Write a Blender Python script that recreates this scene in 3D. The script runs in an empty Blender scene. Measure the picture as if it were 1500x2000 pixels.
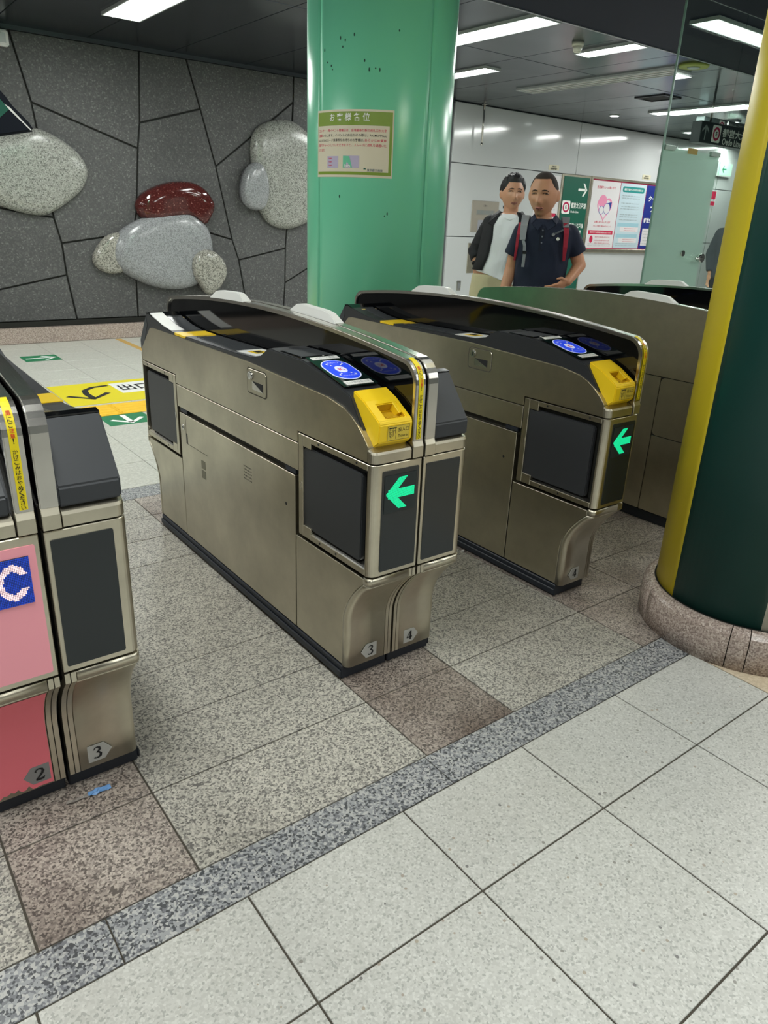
import bpy, bmesh, math, random
from mathutils import Vector, Matrix, noise
random.seed(7)
SC = bpy.context.scene
COL = SC.collection
PI = math.pi

# ------------------------------------------------------------------ camera
cd = bpy.data.cameras.new('camera')
cam = bpy.data.objects.new('camera', cd)
COL.objects.link(cam)
cd.sensor_fit = 'HORIZONTAL'
cd.sensor_width = 36.0
cd.lens = 36.0 * 1426.03 / 1500.0
cd.clip_start = 0.02
_y, _p, _r = 0.661814229, -0.382085763, 0.0419835983
_f = Vector((math.sin(_y) * math.cos(_p), math.cos(_y) * math.cos(_p), math.sin(_p)))
_rt = Vector((math.cos(_y), -math.sin(_y), 0))
_up = _rt.cross(_f)
_r2 = _rt * math.cos(_r) + _up * math.sin(_r)
_u2 = -_rt * math.sin(_r) + _up * math.cos(_r)
cam.matrix_world = Matrix(((_r2.x, _u2.x, -_f.x, 0), (_r2.y, _u2.y, -_f.y, 0), (_r2.z, _u2.z, -_f.z, 1.28), (0, 0, 0, 1)))
SC.camera = cam

# ------------------------------------------------------------------ world, exposure
SC.view_settings.view_transform = 'Standard'
SC.view_settings.look = 'None'
SC.view_settings.gamma = 1.0
SC.view_settings.use_curve_mapping = False
SC.view_settings.exposure = 0.0
w = bpy.data.worlds.new('World')
SC.world = w
w.use_nodes = True
w.node_tree.nodes['Background'].inputs[0].default_value = (0.75, 0.85, 0.9, 1)
w.node_tree.nodes['Background'].inputs[1].default_value = 0.05
CEIL = 2.713
LAMP_W = 24.0            # watts per metre of ceiling lamp
LAMP_COL = (0.985, 1.0, 0.965)


# ------------------------------------------------------------------ materials
def srgb(c):
    if isinstance(c, str):
        c = [int(c[i:i + 2], 16) / 255 for i in (0, 2, 4)]
    return tuple(x / 12.92 if x <= 0.04045 else ((x + 0.055) / 1.055) ** 2.4 for x in c) + (1,)


MATS = {}


def mat(name, col, rough=0.5, metal=0.0, spec=0.5, emit=None, es=0.0, coat=0.0):
    if name in MATS:
        return MATS[name]
    m = bpy.data.materials.new(name)
    m.use_nodes = True
    b = m.node_tree.nodes['Principled BSDF']
    b.inputs['Base Color'].default_value = srgb(col)
    b.inputs['Roughness'].default_value = rough
    b.inputs['Metallic'].default_value = metal
    b.inputs['Specular IOR Level'].default_value = spec
    b.inputs['Coat Weight'].default_value = coat
    b.inputs['Coat Roughness'].default_value = 0.08
    if emit:
        b.inputs['Emission Color'].default_value = srgb(emit)
        b.inputs['Emission Strength'].default_value = es
    MATS[name] = m
    return m


class N:
    """small node helper"""
    def __init__(s, m):
        s.t = m.node_tree
        s.b = s.t.nodes['Principled BSDF']

    def new(s, typ, **kw):
        n = s.t.nodes.new(typ)
        for k, v in kw.items():
            setattr(n, k, v)
        return n

    def link(s, a, b):
        s.t.links.new(a, b)

    def pos(s, scale=(1, 1, 1), obj=False):
        g = s.new('ShaderNodeTexCoord') if obj else s.new('ShaderNodeNewGeometry')
        mp = s.new('ShaderNodeMapping')
        mp.inputs['Scale'].default_value = scale
        s.link(g.outputs['Object' if obj else 'Position'], mp.inputs['Vector'])
        return mp.outputs[0]

    def noise(s, vec, scale, detail=3, rough=0.5):
        n = s.new('ShaderNodeTexNoise')
        n.inputs['Scale'].default_value = scale
        n.inputs['Detail'].default_value = detail
        n.inputs['Roughness'].default_value = rough
        s.link(vec, n.inputs['Vector'])
        return n.outputs['Fac']

    def ramp(s, fac, stops, const=False):
        r = s.new('ShaderNodeValToRGB')
        cr = r.color_ramp
        if const:
            cr.interpolation = 'CONSTANT'
        while len(cr.elements) < len(stops):
            cr.elements.new(0.5)
        for e, (p, c) in zip(cr.elements, stops):
            e.position = p
            e.color = srgb(c) if isinstance(c, str) else (c, c, c, 1)
        s.link(fac, r.inputs[0])
        return r.outputs[0]

    def mix(s, fac, a, b, mode='MIX'):
        n = s.new('ShaderNodeMix', data_type='RGBA', blend_type=mode)
        for i, v in ((0, fac), (6, a), (7, b)):
            if hasattr(v, 'is_linked'):
                s.link(v, n.inputs[i])
            elif isinstance(v, (int, float)):
                n.inputs[i].default_value = v if i == 0 else (v, v, v, 1)
            else:
                n.inputs[i].default_value = srgb(v)
        return n.outputs[2]

    def bump(s, h, strength, dist=0.002):
        n = s.new('ShaderNodeBump')
        n.inputs['Strength'].default_value = strength
        n.inputs['Distance'].default_value = dist
        s.link(h, n.inputs['Height'])
        s.link(n.outputs[0], s.b.inputs['Normal'])


def steel(name, col, rough, axis):
    m = mat(name, col, rough, 1.0)
    n = N(m)
    sc = {'y': (3, 1.2, 260), 'x': (1.2, 3, 260), 'z': (260, 260, 1.2)}[axis]
    br = n.noise(n.pos(sc, True), 1.0, 2)
    sm = n.noise(n.pos((1, 1, 1), True), 5.0, 4, 0.6)
    fine = n.noise(n.pos((1, 1, 1)), 60.0, 3, 0.7)
    r = n.mix(0.5, n.ramp(br, [(0.3, rough - 0.01), (0.7, rough + 0.015)]), n.ramp(sm, [(0.35, rough - 0.03), (0.7, rough + 0.07)]))
    n.link(r, n.b.inputs['Roughness'])
    c = n.mix(n.ramp(sm, [(0.3, 0.0), (0.75, 1.0)]), col, tuple(x * 0.86 for x in [int(col[i:i + 2], 16) / 255 for i in (0, 2, 4)]))
    c = n.mix(n.ramp(fine, [(0.5, 0.0), (0.9, 0.06)]), c, '5a5548')
    n.link(c, n.b.inputs['Base Color'])
    return m


def speckle(name, stops, scale, rough=0.45, stain=None, fleck=None, bump=0.0, spec=0.5):
    m = mat(name, '808080', rough, 0.0, spec)
    n = N(m)
    v = n.new('ShaderNodeTexVoronoi')
    v.inputs['Scale'].default_value = scale
    p = n.pos()
    n.link(p, v.inputs['Vector'])
    sep = n.new('ShaderNodeSeparateColor')
    n.link(v.outputs['Color'], sep.inputs[0])
    c = n.ramp(sep.outputs[0], stops, True)
    if fleck:
        v2 = n.new('ShaderNodeTexVoronoi')
        v2.inputs['Scale'].default_value = fleck[0]
        n.link(p, v2.inputs['Vector'])
        s2 = n.new('ShaderNodeSeparateColor')
        n.link(v2.outputs['Color'], s2.inputs[0])
        msk = n.new('ShaderNodeMath', operation='MULTIPLY')
        n.link(n.ramp(s2.outputs[0], [(0.0, 0.0), (fleck[2], 1.0)], True), msk.inputs[0])
        n.link(n.ramp(v2.outputs['Distance'], [(0.0, 1.0), (fleck[3], 0.0)], True), msk.inputs[1])
        c = n.mix(msk.outputs[0], c, n.ramp(s2.outputs[1], fleck[1], True))
    if stain:
        f = n.noise(p, stain[1], 4, 0.6)
        c = n.mix(n.ramp(f, [(stain[3], 0.0), (stain[4], stain[2])]), c, n.mix(1.0, c, stain[0], 'MULTIPLY'))
    n.link(c, n.b.inputs['Base Color'])
    if bump:
        n.bump(sep.outputs[1], bump, 0.001)
    return m


STEEL = steel('brushed_steel_side', 'c9c2ae', 0.31, 'y')
STEELX = steel('brushed_steel_front', 'd8d1bd', 0.34, 'z')
STEELB = steel('brushed_steel_bright', 'dcd9d2', 0.22, 'y')
JOINT = mat('dark_joint', '14150f', 0.7)
KICK = mat('kick_strip', '1d222b', 0.5)
BLACK = mat('black_plastic', '2a2c2f', 0.42)
GLOSS = mat('black_gloss', '07080a', 0.06, 0.0, 0.6)
COVER = mat('charcoal_cover', '34373b', 0.5)
SCREEN = mat('dark_display_glass', '23292b', 0.25)
RUBBER = mat('flap_rubber', '2e3033', 0.45)
YEL = mat('yellow_plastic', 'efc91c', 0.4)
YELD = mat('yellow_recess', 'c79f17', 0.5)
TAPE = mat('yellow_tape', 'ecd60f', 0.45)
WHITE = mat('white_plastic', 'dfe0dc', 0.4)
LABEL = mat('label_white', 'e2e2de', 0.5)
LABELS = mat('label_silver', 'b9b9b4', 0.45, 0.3)
INK = mat('ink_black', '17171a', 0.6)
INKR = mat('ink_red', 'd23a1e', 0.6)
INKP = mat('ink_pink_red', 'd2405c', 0.6)
INKW = mat('ink_white', 'eef0ea', 0.6)
INKG = mat('ink_grey', '8c9696', 0.6)
BLUE = mat('reader_blue', '2348e6', 0.35, emit='2348e6', es=0.35)
BLUEW = mat('reader_lit_white', 'd9deff', 0.4, emit='d9deff', es=0.25)
REDIC = mat('reader_red', 'd8323a', 0.4)
LED = mat('led_green', '15e6a0', 0.5, emit='14e8a0', es=0.85)
LEDOFF = mat('led_unlit', '20292a', 0.5)
LEDB = mat('led_blue', '1c3fb4', 0.5, emit='2044b4', es=0.45)
LEDP = mat('led_pale_pink', 'f2d8dc', 0.5, emit='f4d6dc', es=0.85)
PINK = mat('pink_sheet', 'f8a4b0', 0.5)
PINKD = mat('pink_film', 'ec7480', 0.5)
SIGNG = mat('sign_green', '0f5b48', 0.45)
FLOORG = mat('floor_sign_green', '1f7a50', 0.5)
FLOORY = mat('floor_sign_yellow', 'd8c81c', 0.55)
TACT = mat('tactile_yellow', 'e8b61c', 0.6)
CHROME = mat('chrome', 'd0d0cc', 0.15, 1.0)
GROUT = mat('grout', '4a453c', 0.9)

GRAN = speckle('granite_grey', [(0.0, '6b6965'), (0.2, '918e87'), (0.42, 'aeaba1'), (0.72, 'c3bfb4')], 230, 0.42,
               stain=('a39a93', 1.1, 0.6, 0.45, 0.75))
GRANB = speckle('granite_brown', [(0.0, '645d58'), (0.22, '8b827b'), (0.45, 'a79d94'), (0.75, 'bdb3a8')], 230, 0.42,
                stain=('84726a', 1.5, 0.85, 0.40, 0.65))
BAND = speckle('granite_band', [(0.0, '484b4e'), (0.2, '74767a'), (0.42, '989a9b'), (0.75, 'b3b3b0')], 200, 0.4)
TERR = speckle('terrazzo_white', [(0.0, 'a9aaa4'), (0.12, 'bdbdb7'), (0.45, 'c6c6c0'), (0.85, 'cfcfc9')], 230, 0.33,
               stain=('d0ccc2', 0.9, 0.4, 0.45, 0.8),
               fleck=(70, [(0.0, '8f8d86'), (0.35, 'a89f90'), (0.6, '7d7c79'), (0.8, 'a39a8e')], 0.94, 0.26))
CREAM = speckle('cream_stone', [(0.0, 'c3b399'), (0.5, 'cfc0a8')], 150, 0.4)
TERR2 = speckle('rear_floor_tile', [(0.0, 'bdbdb4'), (0.4, 'c6c6bd'), (0.8, 'cfcfc6')], 120, 0.3)
PINKG = speckle('pink_granite', [(0.0, '8a7b73'), (0.25, 'a3938a'), (0.55, 'b3a399'), (0.8, 'c2b4a9')], 230, 0.2)
WALLS = speckle('wall_stone', [(0.0, '4f4f4f'), (0.45, '575757'), (0.8, '616160'), (0.95, '727271')], 85, 0.62,
                stain=('d2d2d2', 0.7, 0.7, 0.4, 0.7), bump=0.5)
BOULD = speckle('boulder_grey', [(0.0, '6f706b'), (0.2, '90918b'), (0.5, '9e9f98'), (0.8, 'adaea7')], 120, 0.25)
BOULF = speckle('boulder_fine_grey', [(0.0, '7f8183'), (0.3, '929496'), (0.7, '9fa1a3')], 130, 0.2)
BOULS = speckle('boulder_speckled', [(0.0, '6f6e67'), (0.3, '97958c'), (0.6, 'aaa89e')], 120, 0.14)
BOULB = speckle('boulder_brown', [(0.0, '471e1c'), (0.5, '522523'), (0.9, '61312d'), (0.97, '8f645e')], 110, 0.08)
PILL = mat('pillar_green', '3fae84', 0.28)
n_ = N(PILL)
f_ = n_.noise(n_.pos((1, 1, 0.4)), 2.0, 3)
n_.link(n_.mix(f_, '6ac49c', '77cea8'), n_.b.inputs['Base Color'])
COLY = mat('column_yellow', 'ddc726', 0.42)
COLG = mat('column_dark_green', '0c3f3a', 0.4)
COLW = mat('column_cream', 'cdc9bb', 0.5)
CEILM = mat('ceiling_metal', '454b54', 0.22, 0.8)
n_ = N(CEILM)
n_.link(n_.ramp(n_.noise(n_.pos(), 1.3, 2), [(0.3, 0.18), (0.7, 0.27)]), n_.b.inputs['Roughness'])
SOFF = mat('soffit_navy', '0c1222', 0.55, 0.0, 0.06)
TRIM = mat('ceiling_trim', '8f9496', 0.35, 0.6)
PANEL = mat('white_wall_panel', 'c8cbcb', 0.12, coat=0.3)
DIFF = mat('lamp_diffuser', 'f4f8f4', 0.5, emit='eefaf2', es=5.0)
TUBE = mat('lamp_tube', 'ffffff', 0.5, emit='f4fff8', es=9.0)
HOUSE = mat('lamp_housing', 'b9bdbd', 0.4)


def glass_mat(name, col, alpha, rough=0.0):
    m = bpy.data.materials.new(name)
    m.use_nodes = True
    t = m.node_tree
    t.nodes.clear()
    o = t.nodes.new('ShaderNodeOutputMaterial')
    tr = t.nodes.new('ShaderNodeBsdfTransparent')
    tr.inputs[0].default_value = srgb(col)
    gl = t.nodes.new('ShaderNodeBsdfGlossy')
    gl.inputs['Roughness'].default_value = 0.02
    lw = t.nodes.new('ShaderNodeLayerWeight')
    pw = t.nodes.new('ShaderNodeMath')
    pw.operation = 'POWER'
    pw.inputs[1].default_value = 4.0
    fr = t.nodes.new('ShaderNodeMath')
    fr.operation = 'MULTIPLY_ADD'
    fr.inputs[1].default_value = 0.9
    fr.inputs[2].default_value = 0.045
    t.links.new(lw.outputs['Facing'], pw.inputs[0])
    t.links.new(pw.outputs[0], fr.inputs[0])
    mx = t.nodes.new('ShaderNodeMixShader')
    t.links.new(fr.outputs[0], mx.inputs[0])
    t.links.new(tr.outputs[0], mx.inputs[1])
    t.links.new(gl.outputs[0], mx.inputs[2])
    last = mx
    if alpha > 0:
        df = t.nodes.new('ShaderNodeBsdfTranslucent')
        df.inputs[0].default_value = srgb('f0f5f3')
        d2 = t.nodes.new('ShaderNodeBsdfDiffuse')
        d2.inputs[0].default_value = srgb('dde6e2')
        m1 = t.nodes.new('ShaderNodeMixShader')
        m1.inputs[0].default_value = 0.6
        t.links.new(df.outputs[0], m1.inputs[1])
        t.links.new(d2.outputs[0], m1.inputs[2])
        m2 = t.nodes.new('ShaderNodeMixShader')
        m2.inputs[0].default_value = alpha
        t.links.new(mx.outputs[0], m2.inputs[1])
        t.links.new(m1.outputs[0], m2.inputs[2])
        last = m2
    t.links.new(last.outputs[0], o.inputs[0])
    return m


GLASS = glass_mat('clear_glass', 'eaf2ee', 0.0)
FROST = glass_mat('frosted_film', 'cfe0d8', 0.62)
GEDGE = mat('glass_edge', '7fa093', 0.2)


# ------------------------------------------------------------------ mesh helpers
def link(name, me, m=None, parent=None, loc=None, rot=None):
    o = bpy.data.objects.new(name, me)
    COL.objects.link(o)
    if m is not None and me is not None and not me.materials:
        for k in (m if isinstance(m, (list, tuple)) else [m]):
            me.materials.append(k)
    if parent is not None:
        o.parent = parent
    if loc is not None:
        o.location = loc
    if rot is not None:
        o.rotation_euler = rot
    return o


def tag(o, label=None, cat=None, group=None, kind=None):
    for k, v in (('label', label), ('category', cat), ('group', group), ('kind', kind)):
        if v:
            o[k] = v
    return o


def thing(name, label, cat, loc=(0, 0, 0), rotz=0.0, group=None):
    o = bpy.data.objects.new(name, None)
    COL.objects.link(o)
    o.empty_display_size = 0.1
    o.location = loc
    o.rotation_euler = (0, 0, rotz)
    return tag(o, label, cat, group)


class B:
    def __init__(s):
        s.m = bmesh.new()

    def poly(s, pts, mi=0):
        f = s.m.faces.new([s.m.verts.new(p) for p in pts])
        f.material_index = mi
        return f

    def box(s, x0, x1, y0, y1, z0, z1, mi=0):
        if x0 > x1:
            x0, x1 = x1, x0
        v = [s.m.verts.new(p) for p in ((x0, y0, z0), (x1, y0, z0), (x1, y1, z0), (x0, y1, z0), (x0, y0, z1), (x1, y0, z1), (x1, y1, z1), (x0, y1, z1))]
        for q in ((0, 3, 2, 1), (4, 5, 6, 7), (0, 1, 5, 4), (1, 2, 6, 5), (2, 3, 7, 6), (3, 0, 4, 7)):
            s.m.faces.new([v[i] for i in q]).material_index = mi
        return s

    def prism(s, poly, axis, a, b, mi=0):
        """poly of 2-D points extruded along axis between a and b; x:(y,z) y:(x,z) z:(x,y)"""
        def P(p, t):
            return {'x': (t, p[0], p[1]), 'y': (p[0], t, p[1]), 'z': (p[0], p[1], t)}[axis]
        A = [s.m.verts.new(P(p, a)) for p in poly]
        C = [s.m.verts.new(P(p, b)) for p in poly]
        n = len(poly)
        for q in (A, C):
            s.m.faces.new(q).material_index = mi
        for i in range(n):
            s.m.faces.new((A[i], A[(i + 1) % n], C[(i + 1) % n], C[i])).material_index = mi
        return s

    def loft(s, rings, cap=True, closed=True, mi=0, smooth=False):
        R = [[s.m.verts.new(p) for p in r] for r in rings]
        n = len(R[0])
        for a, b in zip(R, R[1:]):
            for i in range(n if closed else n - 1):
                f = s.m.faces.new((a[i], a[(i + 1) % n], b[(i + 1) % n], b[i]))
                f.material_index = mi
                f.smooth = smooth
        if cap:
            s.m.faces.new(R[0]).material_index = mi
            s.m.faces.new(R[-1]).material_index = mi
        return s

    def cyl(s, p0, p1, r0, r1=None, n=16, mi=0, smooth=True):
        r1 = r0 if r1 is None else r1
        p0, p1 = Vector(p0), Vector(p1)
        d = (p1 - p0).normalized()
        a = d.orthogonal().normalized()
        b = d.cross(a)
        rings = [[p + (a * math.cos(t) + b * math.sin(t)) * r for t in (2 * PI * i / n for i in range(n))] for p, r in ((p0, r0), (p1, r1))]
        return s.loft(rings, mi=mi, smooth=smooth)

    def ball(s, c, r, n=12, k=8, mi=0, sc=(1, 1, 1), M=None):
        mt = Matrix.Translation(c) @ (M or Matrix()) @ Matrix.Diagonal((r * sc[0], r * sc[1], r * sc[2], 1))
        res = bmesh.ops.create_uvsphere(s.m, u_segments=n, v_segments=k, radius=1.0, matrix=mt)
        for v in res['verts']:
            for f in v.link_faces:
                f.smooth = True
                f.material_index = mi
        return s

    def limb(s, p0, p1, r0, r1, n=14, mi=0):
        s.cyl(p0, p1, r0, r1, n, mi)
        s.ball(p0, r0, n, 8, mi)
        s.ball(p1, r1, n, 8, mi)
        return s

    def mesh(s, name, bevel=0.0, seg=2, angle=35):
        bmesh.ops.recalc_face_normals(s.m, faces=s.m.faces)
        if bevel:
            es = [e for e in s.m.edges if len(e.link_faces) == 2 and e.calc_face_angle(0) > math.radians(angle)]
            bmesh.ops.bevel(s.m, geom=es, offset=bevel, segments=seg, affect='EDGES', clamp_overlap=True)
        me = bpy.data.meshes.new(name)
        s.m.to_mesh(me)
        s.m.free()
        return me

    def obj(s, name, m, parent=None, loc=None, rot=None, bevel=0.0, seg=2, angle=35):
        return link(name, s.mesh(name, bevel, seg, angle), m, parent, loc, rot)


def bx(name, m, parent, x0, x1, y0, y1, z0, z1, bevel=0.0, seg=2):
    return B().box(x0, x1, y0, y1, z0, z1).obj(name, m, parent, bevel=bevel, seg=seg)


def smooth(o):
    for p in o.data.polygons:
        p.use_smooth = True
    return o


def rrect(x0, x1, y0, y1, r, n=4):
    P = []
    for cx, cy, a in ((x1 - r, y1 - r, 0), (x0 + r, y1 - r, PI / 2), (x0 + r, y0 + r, PI), (x1 - r, y0 + r, 1.5 * PI)):
        P += [(cx + r * math.cos(a + i * PI / 2 / n), cy + r * math.sin(a + i * PI / 2 / n)) for i in range(n + 1)]
    return P


def inset(poly, d):
    """inset a convex polygon given counter-clockwise or clockwise"""
    n = len(poly)
    A = sum(poly[i][0] * poly[(i + 1) % n][1] - poly[(i + 1) % n][0] * poly[i][1] for i in range(n))
    sg = 1 if A > 0 else -1
    L = []
    for i in range(n):
        p, q = Vector(poly[i]), Vector(poly[(i + 1) % n])
        e = (q - p).normalized()
        L.append((p + Vector((-e.y, e.x)) * d * sg, e))
    out = []
    for i in range(n):
        (p, e), (q, g) = L[i - 1], L[i]
        den = e.x * g.y - e.y * g.x
        if abs(den) < 1e-6:
            out.append(tuple(q))
        else:
            t = ((q.x - p.x) * g.y - (q.y - p.y) * g.x) / den
            out.append(tuple(p + e * t))
    return out


def frame(o, r, u):
    """matrix whose x axis is r, y axis is u, origin o"""
    r = Vector(r).normalized()
    u = Vector(u)
    u = (u - r * u.dot(r)).normalized()
    nn = r.cross(u)
    return Matrix(((r.x, u.x, nn.x, o[0]), (r.y, u.y, nn.y, o[1]), (r.z, u.z, nn.z, o[2]), (0, 0, 0, 1)))


def text_mesh(s, bold=0.0, spacing=1.0, line=1.0, align='CENTER'):
    c = bpy.data.curves.new('lettering', 'FONT')
    c.body = s
    c.align_x = align
    c.align_y = 'CENTER'
    c.resolution_u = 2
    c.offset = bold
    c.space_character = spacing
    c.space_line = line
    o = bpy.data.objects.new('lettering', c)
    COL.objects.link(o)
    dg = bpy.context.evaluated_depsgraph_get()
    dg.update()
    me = bpy.data.meshes.new_from_object(o.evaluated_get(dg))
    bpy.data.objects.remove(o)
    bpy.data.curves.remove(c)
    me.materials.clear()
    return me


def text(s, m, parent, o, r, u, w=None, h=None, bold=0.0, spacing=1.0, line=1.0, wrap=None, name='lettering', lift=0.0008):
    """lettering centred on o; scaled to width w and/or height h"""
    me = text_mesh(s, bold, spacing, line)
    if not me.vertices:
        return None
    xs = [v.co.x for v in me.vertices]
    ys = [v.co.y for v in me.vertices]
    cx, cy = (min(xs) + max(xs)) / 2, (min(ys) + max(ys)) / 2
    W, H = max(xs) - min(xs), max(ys) - min(ys)
    sx = w / W if w else h / H
    sy = h / H if h else w / W
    M = frame(o, r, u)
    for v in me.vertices:
        x, y = (v.co.x - cx) * sx, (v.co.y - cy) * sy
        v.co = wrap(x, y) if wrap else M @ Vector((x, y, lift))
    return link(name, me, m, parent)


def flat(name, m, parent, o, r, u, pts, th=0.0012):
    """thin plate of outline pts (in the frame o,r,u)"""
    b = B()
    b.prism(pts, 'z', 0, th)
    me = b.mesh(name)
    me.transform(frame(o, r, u))
    return link(name, me, m, parent)


def rect(w, h, cx=0, cy=0):
    return [(cx - w / 2, cy - h / 2), (cx + w / 2, cy - h / 2), (cx + w / 2, cy + h / 2), (cx - w / 2, cy + h / 2)]


def circ(r, cx=0, cy=0, n=20, ry=None):
    return [(cx + r * math.cos(2 * PI * i / n), cy + (ry or r) * math.sin(2 * PI * i / n)) for i in range(n)]


X, Y, Z = Vector((1, 0, 0)), Vector((0, 1, 0)), Vector((0, 0, 1))

# ------------------------------------------------------------------ room: floor
fl = tag(bx('floor', GROUT, None, -6, 16, -6, 8.2, -0.1, -0.003), kind='structure')
TILE = {}


def tile(name, x0, x1, y0, y1, m, gap=0.0022):
    w_, d_ = round(x1 - x0, 4), round(y1 - y0, 4)
    k = (w_, d_, m.name)
    if k not in TILE:
        TILE[k] = B().box(gap - w_ / 2, w_ / 2 - gap, gap - d_ / 2, d_ / 2 - gap, -0.02, 0.0).mesh(name, 0.0008, 1)
        TILE[k].materials.append(m)
    return link(name, TILE[k], None, fl, ((x0 + x1) / 2, (y0 + y1) / 2, random.uniform(-0.0004, 0.0003)))


ys = [-0.85, -0.455, -0.06, 0.335, 0.7317, 0.9976]
for i in range(-4, 3):
    for a, b in zip(ys, ys[1:]):
        tile('floor_tile', 0.87 + 0.4 * i, 1.27 + 0.4 * i, a, b, TERR)
for i in range(3, 5):
    for a, b in zip(ys, ys[1:]):
        tile('floor_tile', 2.07 + 0.4 * (i - 3), 2.47 + 0.4 * (i - 3), a, b, CREAM)
xs_band = [-1.2, -0.55, 0.222, 1.03, 1.83, 2.2, 2.9]
for a, b in zip(xs_band, xs_band[1:]):
    tile('border_slab', a, b, 0.9976, 1.111, BAND, 0.0015)
xg = [-0.84, -0.52, 0.1, 0.417, 1.04, 1.36, 1.977, 2.32, 2.95, 3.27, 3.9, 4.22]
yg = [1.111, 1.381, 1.62, 1.857, 2.556, 2.789, 3.034, 3.27]
for i, (a, b) in enumerate(zip(xg, xg[1:])):
    for c, d in zip(yg, yg[1:]):
        brown = (b - a) < 0.4 or (c < 1.3 and a < 0) or a > 2.2
        if a == 0.1 - 0.62 or (a < 0.05 and c < 1.3):
            brown = False
        tile('granite_slab', a, b, c, d, GRANB if brown else GRAN)
for i in range(-1, 5):
    tile('border_slab', 0.3 + 0.9 * i, 1.2 + 0.9 * i, 3.27, 3.42, BAND, 0.0015)
for i in range(-3, 10):
    for j in range(12):
        y0 = 3.42 + 0.38 * j
        tile('floor_tile', 1.286 + 0.404 * i - 0.0, 1.286 + 0.404 * (i + 1), y0, y0 + 0.38, TERR2, 0.0015)
bx('terrazzo_slab', TERR2, fl, 5.33, 16, -6, 8.0, -0.05, 0.0)
bx('terrazzo_slab', TERR, fl, -6, 5.3, -6, -0.86, -0.05, 0.0)
bx('terrazzo_slab', TERR, fl, 2.88, 5.3, -0.85, 1.11, -0.05, 0.0)
bx('terrazzo_slab', GRAN, fl, 4.23, 5.3, 1.12, 3.26, -0.05, 0.0)
bx('terrazzo_slab', TERR, fl, -6, -0.74, -0.85, 0.997, -0.05, 0.0)
bx('terrazzo_slab', GRAN, fl, -6, -0.85, 1.112, 3.26, -0.05, 0.0)
bx('terrazzo_slab', TERR2, fl, -6, 0.06, 3.43, 8.0, -0.05, 0.0)

# ------------------------------------------------------------------ room: back wall of stone panels
WY = 7.978
wb = tag(bx('wall_back', JOINT, None, -6, 7.06, WY, WY + 0.2, 0, CEIL), kind='structure')
zt, zb = CEIL - 0.03, 0.2
p1 = [(1.835, zt), (1.951, 2.132), (2.0, 1.6), (2.026, 1.163), (2.073, 0.931), (2.085, 0.635), (2.136, zb)]
p2 = [(2.986, zt), (2.94, 2.061), (2.902, 1.831), (2.84, 1.25), (2.79, 1.04), (2.765, zb)]
p3 = [(3.46, zt), (3.588, 2.25), (3.732, 1.724), (3.892, 0.993), (3.965, 0.776), (4.06, zb)]
p4 = [(4.697, zt), (4.688, 2.431), (4.60, 1.2), (4.571, 0.908), (4.56, 0.52), (4.534, zb)]
polys = [
    [(0.6, zt), p1[0], p1[1], p1[2], p1[3], (0.7, 1.36)],
    [(0.7, 1.36), p1[3], p1[4], p1[5], (0.74, 0.36)],
    [(0.74, 0.36), p1[5], p1[6], (0.75, zb)],
    [p1[0], p2[0], p2[1], p2[2], p1[1]],
    [p1[1], p2[2], p2[3], p2[4], p1[4], p1[3], p1[2]],
    [p1[4], p2[4], p2[5], p1[6], p1[5]],
    [p2[0], p3[0], p3[1], p2[1]],
    [p2[1], p3[1], p3[2], p3[3], p2[3], p2[2]],
    [p2[3], p3[3], p3[4], p3[5], p2[5], p2[4]],
    [p3[0], p4[0], p4[1], p3[2], p3[1]],
    [p3[2], p4[1], p4[2], p4[3], p3[4], p3[3]],
    [p3[4], p4[3], p4[4], p4[5], p3[5]],
    [p4[0], (5.5, zt), (5.45, 1.9), p4[2], p4[1]],
    [p4[2], (5.45, 1.9), (5.4, 0.95), p4[4], p4[3]],
    [p4[4], (5.4, 0.95), (5.38, zb), p4[5]],
    [(5.5, zt), (6.35, zt), (6.45, 1.2), (5.42, 1.4)],
    [(5.42, 1.4), (6.45, 1.2), (6.5, zb), (5.38, zb)],
    [(6.35, zt), (7.05, zt), (7.05, 1.75), (6.40, 1.95)],
    [(6.40, 1.95), (7.05, 1.75), (7.05, 0.75), (6.47, 0.9)],
    [(6.47, 0.9), (7.05, 0.75), (7.05, zb), (6.5, zb)],
    [(-1.0, zt), (0.6, zt), (0.7, 1.36), (-0.9, 1.2)],
    [(-0.9, 1.2), (0.7, 1.36), (0.75, zb), (-0.9, zb)],
    [(-2.6, zt), (-1.0, zt), (-0.9, zb), (-2.5, zb)],
    [(-4.2, zt), (-2.6, zt), (-2.5, zb), (-4.2, zb)],
    [(-5.9, zt), (-4.2, zt), (-4.2, zb), (-5.9, zb)],
]
for q in polys:
    q2 = inset(q, 0.008)
    d = random.uniform(0.016, 0.022)
    B().prism(q2, 'y', WY - d, WY + 0.01).obj('stone_panel', WALLS, wb, bevel=0.004, seg=1)
bb = tag(bx('baseboard_back', PINKG, None, -6, 7.06, WY - 0.09, WY, 0, 0.150, 0.006), kind='structure')
tag(bx('trim_1', JOINT, None, -6, 7.06, WY - 0.03, WY + 0.01, 0.150, 0.2), kind='structure')
tag(bx('trim_2', mat('wall_top_trim', '3c4046', 0.4), None, -6, 7.06, WY - 0.035, WY + 0.01, CEIL - 0.035, CEIL), kind='structure')

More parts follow.
